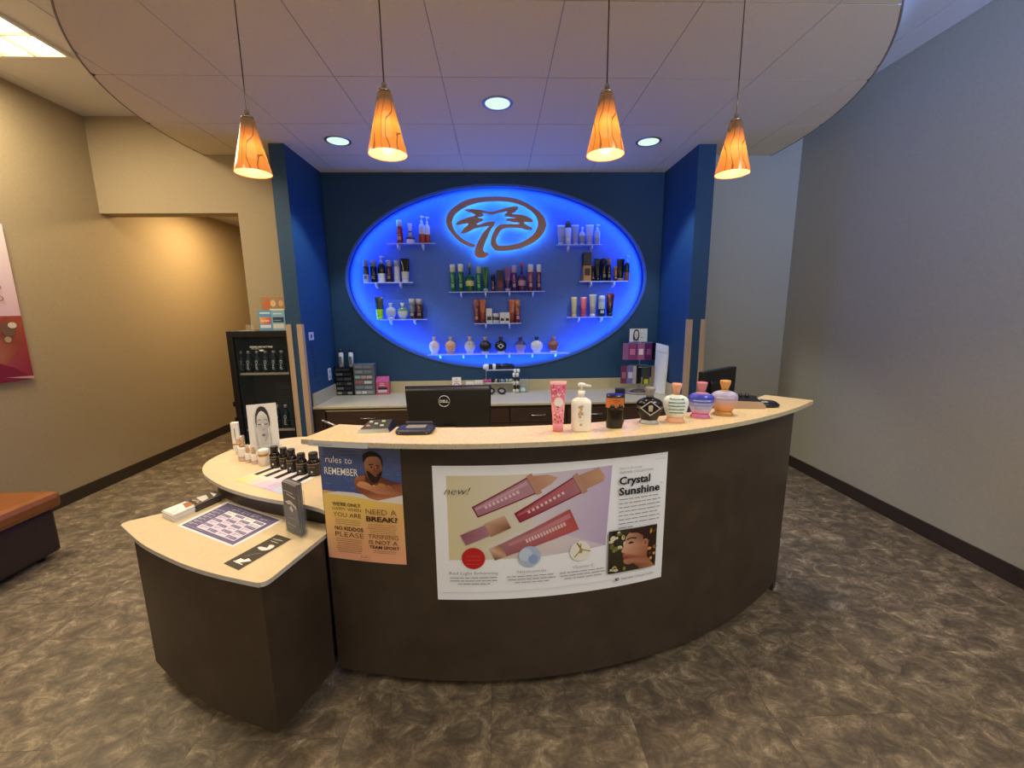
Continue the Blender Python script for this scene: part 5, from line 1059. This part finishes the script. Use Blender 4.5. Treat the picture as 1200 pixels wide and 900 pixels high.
fs_.text('DRINKS ARE NOT FREE', q0.x, q0.z-.012, q1.x-q0.x, .014, 'e6e4dc', .02); fs_.lines(q0.x+.01, q0.z-.024, q1.x-.01, 1, .02, .006, 'c9c6bc'); fs_.oval((q0.x+q1.x)/2, q0.z-.036, .02, .008, 'd9d6cc', 12); obj('door_lettering', fs_.mb, 'paper', fd)
def drink(u, z, y, h, lab, grp, c='182c3c', txt=True):
    x = at(u, 430, y=y).x if z == zs1_ else at(u, 490, y=y).x
    b = thing('drink_bottle', lab, 'bottle', (x, y, z), grp); r = .027
    obj('body', MB().loft([(0, r*.9, r*.9, c), (.006, r, r, c), (h*.62, r, r, c), (h*.70, r*.85, r*.85, c), (h*.84, r*.42, r*.42, c), (h*.88, r*.4, r*.4, c)], 16), 'gloss', b)
    obj('cap', MB().loft([(h*.88, r*.5, r*.5, 'a9b4b8'), (h, r*.48, r*.48, 'a9b4b8')], 12), 'satin', b)
    if txt:
        vs, fc = text_tris('Oxal', .01); x0 = min(v[0] for v in vs); x1 = max(v[0] for v in vs); m2 = MB(); k = h*.42/(x1-x0)
        m2.v = [((v[1]-.3)*k*.75, -r-.0012, h*.58-(v[0]-x0)*k) for v in vs]
        for q in fc: m2.face(q, 'd9e6ea')
        obj('lettering', m2, 'satin', b)
nm_ = ('first', 'second', 'third', 'fourth', 'fifth', 'sixth')
for k, u in enumerate((284, 293, 303, 313, 322.5, 331.5)): drink(u, zs1_, FY+.075, .19, 'dark drink bottle on the upper fridge shelf, %s from the left' % nm_[k], 'bottles on the upper fridge shelf')
for k, u in enumerate((296, 306, 316, 326, 336)): drink(u, zs2_, FY+.075, .21, 'dark blue drink bottle on the lower fridge shelf, %s from the left' % nm_[k], 'bottles on the lower fridge shelf', '122c40')
# leaflets on the fridge
def pbox(u0, u1, vt, vb, y, lab, name, cat, draw, c, d=.03, rz=0, m='satin'):
    a, b = at(u0, vb, y=y), at(u1, vt, y=y); w = (b.x-a.x)/2; h = b.z-FZ
    t = thing(name, lab, cat, ((a.x+b.x)/2, y, FZ), rz=rz); obj('carton', MB().box(-w, w, 0, d, 0, h, c), m, t, bevel=.001)
    s = Sheet(lambda u, v, o: Vector((-w+2*w*u, -.0006-o, h*v)), None, .0004); draw(s); obj('print', s.mb, 'paper', t); return t
pbox(304.3, 317.5, 363.5, 386, 3.69, 'light blue leaflet box with an orange panel on the fridge', 'leaflet_box', 'box', lambda s: (s.rect(.12, .82, .9, .9, 'c9dfe8'), s.rect(.1, .34, .9, .66, ['e8a04a', 'd8404c', 'e0605a', 'e8b060']), s.rect(.1, .12, .9, .28, 'dcdce6'), s.rect(.2, .45, .8, .5, 'f0d8c0')), '5f9cc4')
pbox(319.5, 333, 363.5, 386, 3.69, 'light blue leaflet box with a navy panel on the fridge', 'leaflet_box', 'box', lambda s: (s.rect(.1, .4, .9, .66, '2a3c58'), s.rect(.1, .1, .9, .32, 'd6d2cc'), s.rect(.15, .48, .7, .52, '8aa0b0'), s.rect(.15, .8, .8, .86, 'd0e4ea')), '86b4c8')
pbox(309, 332.5, 347.5, 386, 3.76, 'taller orange and brown picture card behind the blue leaflet boxes', 'picture_card', 'card', lambda s: (s.oval(.52, .80, .12, .10, 'e0b890'), s.oval(.85, .80, .10, .10, 'd3a87c'), s.poly([(.05, .7), (.3, .98), (.42, .8), (.3, .62)], 'c86a3c'), s.rect(.35, .52, .95, .64, 'f0d8c8'), s.rect(0, 0, 1, .3, '8a7868')), 'a8845c', d=.004)
a = at(293, 386, y=3.73)
t = thing('acrylic_holder', 'empty clear acrylic holder left of the leaflet boxes on the fridge', 'holder', (a.x, 3.73, FZ)); obj('back_plate', MB().box(-.035, .035, 0, .002, 0, .05, 'd8d0c0'), 'clear', t); obj('foot_plate', MB().box(-.035, .035, -.03, 0, 0, .002, 'd8d0c0'), 'glass', t)

# ================================================================== ITEMS ON THE MID SHELF
def draw_face(p):
    p.poly([(.30, .0), (.22, .2), (.20, .55), (.25, .80), (.38, .95), (.52, .97), (.66, .92), (.76, .75), (.78, .55), (.72, .3), (.68, 0)], 'c2c2c4', 2)
    p.poly([(.28, .50), (.262, .62), (.285, .78), (.35, .89), (.43, .94), (.52, .95), (.62, .92), (.70, .83), (.745, .70), (.745, .58), (.725, .50), (.50, .70)], '1d1d1f')
    p.poly([(.29, .55), (.33, .74), (.42, .83), (.50, .85), (.58, .82), (.67, .74), (.71, .56), (.70, .42), (.64, .28), (.55, .19), (.50, .18), (.44, .19), (.36, .28), (.30, .42)], ['b9b9ba', 'd0d0d1', 'e0e0e1', 'e2e2e3', 'd6d6d7', 'bcbcbd', 'a9a9aa', 'a4a4a5', '98989a', '8c8c8e', 'b9b9ba', 'c4c4c5', 'c8c8c9', 'c0c0c1'])
    p.line([(.33, .64), (.40, .665), (.46, .645)], .012, '4a4a4c'); p.line([(.55, .645), (.61, .665), (.68, .635)], .012, '4a4a4c')
    p.line([(.34, .575), (.385, .555), (.44, .565)], .018, '2a2a2c'); p.line([(.56, .565), (.615, .55), (.67, .565)], .018, '2a2a2c')
    p.poly([(.49, .58), (.475, .46), (.46, .43), (.50, .415), (.545, .43), (.53, .46)], 'a0a0a2'); p.poly([(.485, .58), (.50, .46), (.515, .58)], 'eeeeef')
    p.poly([(.43, .335), (.48, .355), (.50, .345), (.52, .355), (.57, .335), (.53, .30), (.50, .295), (.46, .30)], '6a6a6c')
    for sx in (0, 1):
        f = (lambda x: x) if not sx else (lambda x: 1-x)
        for k, (x, y) in enumerate(((.30, .42), (.27, .36), (.24, .30))): p.line([(f(x+.03), y+.06), (f(x+.02), y-.1), (f(x+.06), 0)], .035, ('cfcfd0', 'bdbdbf', 'a8a8aa')[k])
a, b = at(294, 529, z=ZM), at(328.5, 524.5, z=ZM)
vx = (b-a); wv = vx.length; rz_ = atan2(vx.y, vx.x); hh = at(291, 476, y=a.y).z-ZM
t = thing('portrait_sign', 'black and white portrait of a woman with closed eyes in a clear stand', 'sign', (a.x, a.y, ZM), rz=rz_)
s = Sheet(lambda u, v, o: Vector((wv*u-.003*v, -.0006-o+.025*v, hh*v)), None, .0004); obj('card', MB().hexa([(0, 0, 0), (wv, 0, 0), (wv, .002, 0), (0, .002, 0), (0, .025, hh), (wv, .025, hh), (wv, .027, hh), (0, .027, hh)], 'd9dadb'), 'paper', t); draw_face(s); obj('portrait', s.mb, 'paper', t)
obj('acrylic_stand', MB().box(-.003, wv+.003, -.030, .06, 0, .0025, 'dfe6ea').box(0, wv, -.012, -.010, .0025, .03, 'dfe6ea'), 'glass', t)
def stand_at(u, v, z=None): p = at(u, v, z=z or ZM); return p
p_ = stand_at(276, 528); h = at(276, 496, y=p_.y).z-ZM
t = thing('skincare_carton', 'slim white carton at the far left of the middle counter', 'box', (p_.x, p_.y+.02, ZM), rz=.3); obj('carton', MB().box(-.017, .017, -.014, .014, 0, h, 'e9e6e2'), 'satin', t, bevel=.001); obj('gold_band', MB().box(-.0172, .0172, -.0144, .0144, h*.18, h*.24, 'b9863c'), 'foil', t); obj('print_line', MB().box(-.003, .003, -.0148, -.014, h*.45, h*.8, 'a8a4a0'), 'satin', t)
def serum(u, vb, vt, w, lab):
    p = stand_at(u, vb); h = at(u, vt, y=p.y).z-ZM; r = (at(u+w/2, vb, y=p.y)-at(u-w/2, vb, y=p.y)).x/2
    t = thing('serum_bottle', lab, 'bottle', (p.x, p.y+r, ZM), 'white and gold serum bottles')
    obj('body', MB().loft([(0, r*.9, r*.9, 'd9c4b8'), (h*.03, r, r, 'd9c4b8'), (h*.12, r, r, 'c9a79c'), (h*.2, r, r, 'ebe5e0'), (h*.50, r, r, 'ebe5e0'), (h*.55, r*.9, r*.9, 'ebe5e0')]), 'gloss', t)
    obj('collar', MB().loft([(h*.55, r*.6, r*.6, 'c9963c'), (h*.72, r*.6, r*.6, 'c9963c')], 20), 'metal', t); obj('clear_cap', MB().loft([(h*.55, r*.72, r*.72, 'e9dfd0'), (h*.97, r*.72, r*.72, 'e9dfd0'), (h, r*.6, r*.6, 'e9dfd0')], 20), 'glass', t); obj('nozzle', MB().loft([(h*.72, r*.4, r*.4, 'd2a04a'), (h*.9, r*.4, r*.4, 'd2a04a')], 14), 'metal', t)
serum(282.6, 541, 512, 10.5, 'tallest white serum bottle with gold collar and clear cap')
serum(290, 543, 522, 6.5, 'small white serum bottle, left of the two short ones'); serum(297, 544.5, 523, 7, 'small white serum bottle beside the cream jar'); serum(278.5, 533.5, 513.5, 6, 'white serum bottle behind the tallest one')
p_ = stand_at(307.5, 546.5); h = at(307, 528, y=p_.y).z-ZM
t = thing('cream_jar', 'white cream jar with gold band and white lid', 'jar', (p_.x, p_.y+.022, ZM)); r = .0245
obj('body', MB().loft([(0, r*.9, r*.9, 'e2d8c8'), (h*.05, r, r, 'e2d8c8'), (h*.58, r, r, 'e6ddd0'), (h*.62, r*.9, r*.9, 'e6ddd0')], 28), 'gloss', t); obj('gold_band', MB().loft([(h*.58, r*.97, r*.97, 'c9963c'), (h*.74, r*.97, r*.97, 'c9963c')], 28), 'metal', t); obj('lid', MB().loft([(h*.74, r*.95, r*.95, 'ece6dc'), (h*.97, r*.95, r*.95, 'ece6dc'), (h, r*.85, r*.85, 'ece6dc')], 28), 'gloss', t)
p_ = stand_at(312, 530); t = thing('clear_block', 'small clear acrylic block behind the cream jar', 'holder', (p_.x, p_.y, ZM), rz=rz_); obj('block', MB().box(-.03, .03, -.01, .01, 0, .028, 'c3cdd4'), 'glass', t); obj('plate', MB().box(-.028, .028, -.0115, -.010, .004, .022, 'b4bcc4'), 'satin', t)
def pill(u, vb, vt, w, lab, lid='15120f'):
    p = stand_at(u, vb); h = at(u, vt, y=p.y).z-ZM; r = (at(u+w/2, vb, y=p.y)-at(u-w/2, vb, y=p.y)).x/2
    t = thing('supplement_bottle', lab, 'bottle', (p.x, p.y+r, ZM), 'dark supplement bottles')
    obj('body', MB().loft([(0, r*.92, r*.92, '17110d'), (h*.03, r, r, '17110d'), (h*.60, r, r, '17110d'), (h*.70, r*.8, r*.8, '17110d'), (h*.74, r*.66, r*.66, '17110d')], 26), 'gloss', t)
    lb = MB().loft([(h*.07, r+.0005, r+.0005, '2b2620'), (h*.48, r+.0005, r+.0005, '2b2620'), (h*.54, r+.0005, r+.0005, 'b9986a'), (h*.56, r+.0005, r+.0005, 'b9986a')], 26, caps=False)
    obj('label', lb, 'satin', t); obj('label_mark', MB().loft([(h*.18, .004, .001, 'd9d3c4'), (h*.26, .004, .001, 'd9d3c4')], 8, cx=0, cy=-r-.0006).box(-r*.5, r*.5, -r-.0012, -r*.86, h*.42, h*.44, '8a7a58').box(-r*.35, r*.45, -r-.001, -r*.86, h*.10, h*.115, '6a6250'), 'satin', t)
    obj('lid', MB().loft([(h*.74, r*.74, r*.74, lid), (h*.97, r*.74, r*.74, lid), (h, r*.66, r*.66, '2c2824')], 26), 'satin', t)
pill(320.6, 549.5, 524.5, 11.5, 'dark supplement bottle next to the cream jar, leftmost of five'); pill(331.8, 551, 526, 10.5, 'dark supplement bottle second of five, set back')
pill(340.6, 554.5, 528, 12, 'dark supplement bottle in the middle of five'); pill(352, 557.5, 533, 12.5, 'dark supplement bottle second from the right'); pill(366, 559, 532.5, 14.5, 'dark supplement bottle nearest the rules poster, rightmost of five')
# colour chart leaflet
c0, c1, c2, c3 = at(275, 563, z=ZM), at(330, 579, z=ZM), at(376, 556, z=ZM), at(320, 546, z=ZM)
t = thing('colour_leaflet', 'yellow, pink and lilac striped leaflet lying under the dark supplement bottles', 'leaflet', (c0.x, c0.y, ZM))
def bil(u, v, o): q = (c0.lerp(c1, u)).lerp(c3.lerp(c2, u), v); return Vector((q.x-c0.x, q.y-c0.y, .0006+o))
s = Sheet(bil, None, .0002); s.rect(0, 0, 1, 1, 'eee6e4'); k = s.k
for i, c in enumerate(('f0d070', 'f0cdb8', 'e3bcd4', 'c4b0e0', 'b4c8e8')): s.rect(i*.2, 0, i*.2+.2, 1, [c, c, 'f4f0f0', 'f4f0f0'], k)
s.k = k+1
for i in range(5): s.rect(i*.2+.04, .42+.02*i, i*.2+.13, .86, '15130f', s.k); s.lines(i*.2+.03, .3, i*.2+.17, 4, .06, .015, 'a89a9a')
obj('print', s.mb, 'paper', t)

# ================================================================== ITEMS ON THE LOW PODIUM
c0, c1, c2, c3 = at(207.5, 616, z=ZP), at(273, 641.5, z=ZP), at(333, 609.5, z=ZP), at(266.5, 588, z=ZP)
t = thing('price_menu', 'purple printed price chart with white border lying on the low podium', 'leaflet', (c0.x, c0.y, ZP))
s = Sheet(bil2 := (lambda u, v, o: (lambda q: Vector((q.x-c0.x, q.y-c0.y, .0006+o)))((c0.lerp(c1, u)).lerp(c3.lerp(c2, u), v))), None, .0002)
s.rect(0, 0, 1, 1, 'ece8f0'); s.rect(.04, .04, .96, .96, '5f5a84')
s.rect(.24, .12, .90, .76, 'dcd2ea'); s.rect(.24, .62, .90, .76, 'f2eef6'); s.text('TRYING AND', .5, .875, .42, .03, 'e8e4f0', 0, 'c'); s.lines(.14, .90, .86, 1, .03, .012, 'b4b0cc')
for i in range(7):
    z = .70-i*.088
    s.lines(.07, z, .21, 2, .028, .016, 'd9d4e6', layer=s.k)
    for j in range(4):
        x = .25+j*.162
        if (i+j) % 2: s.rect(x, z-.03, x+.15, z+.035, '6a6290', s.k); s.lines(x+.02, z, x+.14, 2, .022, .012, 'dcd8ea', layer=s.k+1)
        else: s.lines(x+.02, z+.012, x+.14, 2, .024, .013, '5a5480', layer=s.k)
s.k += 2
for j in range(4): s.lines(.26+j*.162, .83, .39+j*.162, 2, .025, .014, 'e8e4f0', layer=s.k)
s.lines(.07, .08, .93, 1, .02, .012, 'b4b0cc', layer=s.k); obj('print', s.mb, 'paper', t)
# black slip
d0, d1, d2, d3 = at(262, 660.5, z=ZP), at(279.5, 668.5, z=ZP), at(341.5, 632, z=ZP), at(324.5, 626.5, z=ZP)
t = thing('leaflet_slip', 'narrow black leaflet with white figures lying at the front of the podium', 'leaflet', (d0.x, d0.y, ZP))
s = Sheet(lambda u, v, o: (lambda q: Vector((q.x-d0.x, q.y-d0.y, .0006+o)))((d0.lerp(d1, u)).lerp(d3.lerp(d2, u), v)), None, .0002)
s.rect(0, 0, 1, 1, '2d2924'); s.poly([(.25, .14), (.45, .10), (.7, .18), (.9, .25), (.6, .28), (.55, .22), (.3, .22)], 'e9e6e2'); s.line([(.2, .12), (.8, .12)], .02, 'e9e6e2'); s.line([(.3, .28), (.55, .40), (.75, .47)], .015, '8a847c')
s.poly([(.2, .55), (.6, .52), (.85, .60), (.8, .72), (.5, .70), (.62, .62), (.3, .60)], 'e9e6e2', 2); s.line([(.25, .80), (.75, .80)], .014, 'c9c5be'); s.line([(.2, .86), (.8, .88)], .016, 'c9c5be'); s.line([(.45, .76), (.55, .92)], .012, 'c9c5be'); obj('print', s.mb, 'paper', t)
# stack of brochures lying
e0, e1, e2, e3 = at(204.5, 612, z=ZP), at(260, 587, z=ZP), at(252, 582, z=ZP), at(190.5, 606, z=ZP)
t = thing('brochure_stack', 'long low stack of white brochures with dark printed ends on the podium', 'brochures', (e0.x, e0.y, ZP)); N = 9; hs = .030
for k in range(N):
    z0, z1 = hs*k/N, hs*(k+.86)/N; j = [Vector((random.uniform(-.002, .002), random.uniform(-.002, .002), 0)) for _ in range(1)][0]
    def V(p, z): return Vector((p.x-e0.x, p.y-e0.y, z))+j
    f = .42
    m_ = e0.lerp(e1, f); n2 = e3.lerp(e2, f)
    obj('brochure', MB().hexa([V(e0, z0), V(m_, z0), V(n2, z0), V(e3, z0), V(e0, z1), V(m_, z1), V(n2, z1), V(e3, z1)], 'e2e0de').hexa([V(m_, z0), V(e1, z0), V(e2, z0), V(n2, z0), V(m_, z1), V(e1, z1), V(e2, z1), V(n2, z1)], ('4a4642', '3c3936', '55504a')[k % 3]), 'satin', t)
s = Sheet(lambda u, v, o: (lambda q: Vector((q.x-e0.x, q.y-e0.y, hs+o)))((e0.lerp(e1, u)).lerp(e3.lerp(e2, u), v)), None, .0003)
s.rect(0.02, .05, .42, .95, 'f0eeec'); s.poly([(.28, .2), (.5, .1), (.62, .5), (.5, .9), (.34, .8)], ['b06a34', 'd3c8c0', '8c6a50', 'e6dcd4', 'a85a2c']); s.rect(.45, .1, .52, .9, '2c2926'); s.poly([(.6, .1), (.75, .2), (.8, .8), (.62, .9)], 'c9c5c2'); s.poly([(.85, .1), (.95, .3), (.9, .9)], 'dedad6'); s.lines(.05, .4, .25, 2, .2, .05, 'b4b0ac'); obj('cover_print', s.mb, 'paper', t)
# brochure holder, upright
h0 = at(352.5, 631, z=ZP); h1 = at(334.5, 622, z=ZP); h2 = at(363, 619, z=ZP); zt = at(352, 571, y=h0.y).z-ZP
vA = (h1-h0); vB = (h2-h0); vA.z = vB.z = 0; vB *= .8
t = thing('brochure_holder', 'clear upright holder full of dark narrow brochures on the podium', 'brochure holder', (h0.x, h0.y, ZP))
def HB(a0, a1, b0, b1, z0, z1, c): 
    q = [vA*a0+vB*b0, vA*a1+vB*b0, vA*a1+vB*b1, vA*a0+vB*b1]; q = q[::-1] if vA.cross(vB).z < 0 else q
    return MB().hexa([p+Vector((0, 0, z0)) for p in q]+[p+Vector((0, 0, z1)) for p in q], c)
for k in range(9): f0 = .10+k*.088; obj('brochure', HB(.07, .95, f0, f0+.078, .004, zt-random.uniform(0, .006)-(.004 if k > 5 else 0), ['5a585e', '8a888e', '605f66', 'a3a2a8'][k % 4]), 'satin', t)
obj('holder_front', HB(0, 1, .02, .05, 0, zt*.55, 'aab0b8'), 'clear', t); obj('holder_side', HB(0, .03, .05, .97, 0, zt*.42, 'aab0b8'), 'clear', t); obj('holder_back', HB(0, 1, .95, .98, 0, zt*.8, 'aab0b8'), 'clear', t); obj('holder_base', HB(0, 1, .05, .95, 0, .003, 'aab0b8'), 'clear', t)
s = Sheet(lambda u, v, o: vA*(.95-.88*u)+vB*(.10)+(-vB.normalized()*(.0006+o))+Vector((0, 0, .004+(zt-.008)*v)), None, .0003)
s.rect(0, 0, 1, 1, ['4c4748', '4c4748', '5c5756', '5c5756']); s.poly([(.1, .62), (.5, .68), (.9, .60), (.95, .52), (.6, .60), (.3, .58)], 'c9c6c4'); s.poly([(.4, .5), (.55, .58), (.7, .5), (.6, .44)], 'e2dfdc'); s.line([(.1, .85), (.8, .84)], .015, 'c9c6c4'); s.line([(.3, .80), (.9, .76)], .02, 'd9d6d4'); s.line([(.2, .3), (.8, .33)], .02, '8c888a'); s.line([(.15, .18), (.8, .16)], .02, 'b4b0b0'); s.line([(.2, .1), (.6, .1)], .015, '8c888a'); obj('cover_print', s.mb, 'paper', t)

# ================================================================== BENCH AND WALL POSTER
BL, BW, BH = 1.25, .62, .42
f0 = at(70, 645, z=.02); f1 = at(0, 692, z=.02)
t = thing('waiting_bench', 'orange-brown leather bench with dark base against the left wall', 'bench', (-3.02, 1.86, 0))
obj('base', MB().box(-.315, .325, -.62, .60, .03, .30), M_lbase, t, bevel=.02)
obj('seat_cushion', MB().box(-.33, .36, -.65, .63, .30, .405), M_leather, t, bevel=.035)
for x in (-.25, .27):
    for y in (-.55, .52): obj('foot', MB().loft([(0, .018, .018, '120d0a'), (.03, .022, .022, '120d0a')], 12, cx=x, cy=y), 'satin', t)
t = thing('wall_poster', 'pink and red portrait poster on the left wall above the bench', 'poster', (XL+.001, 2.40, 1.0))
PW, PH = .697, 1.06
obj('board', MB().box(0, .012, -.70, PW, 0, PH, 'e6cdd0'), 'paper', t)
s = Sheet(lambda u, v, o: Vector((.0125+o, -.70+(PW+.70)*u, PH*v)), None, .0006)
s.poly([(0, .42), (1, .42), (1, 1), (0, 1)], ['e3c4cc', 'd9b4be', 'f0e2e4', 'f2e6e6']); s.poly([(0, 0), (1, 0), (1, .42), (0, .42)], ['c98a70', '8a1c3c', 'a03a30', 'c99a88'])
s.poly([(.60, 0), (.75, .02), (.90, .12), (.97, .22), (1, .38), (.93, .42), (.85, .34), (.78, .3), (.6, .36)], ['c9927a', 'b07060', '9a4a38', '8c3c2a', 'a04a34', '8a4030', '7a3a28', 'a8644c', 'c99a80'])
s.poly([(.70, 0.14), (.80, .16), (.92, .09), (1, .0), (.80, 0), (.7, .04)], '7a1638'); s.poly([(.88, .03), (1, .0), (1, .02)], 'c9a098')
s.oval(.93, .33, .03, .045, '6a5040', 12); s.oval(.92, .27, .015, .02, 'a89070', 10); s.oval(.95, .36, .02, .02, 'd9c8b8', 10)
s.poly([(.2, .3), (.5, .42), (.62, .7), (.5, .95), (.25, .9), (.1, .6)], 'c88e74', 2); s.poly([(.1, .6), (.2, .95), (.5, 1), (.62, .85), (.45, .88), (.25, .8)], '4a2418', 2)
for (u, v) in ((.90, .60), (.90, .53)): s.line([(u+.035*cos(q*pi/8), v+.02*sin(q*pi/8)) for q in range(17)], .006, '9a7a80')
obj('print', s.mb, 'paper', t)
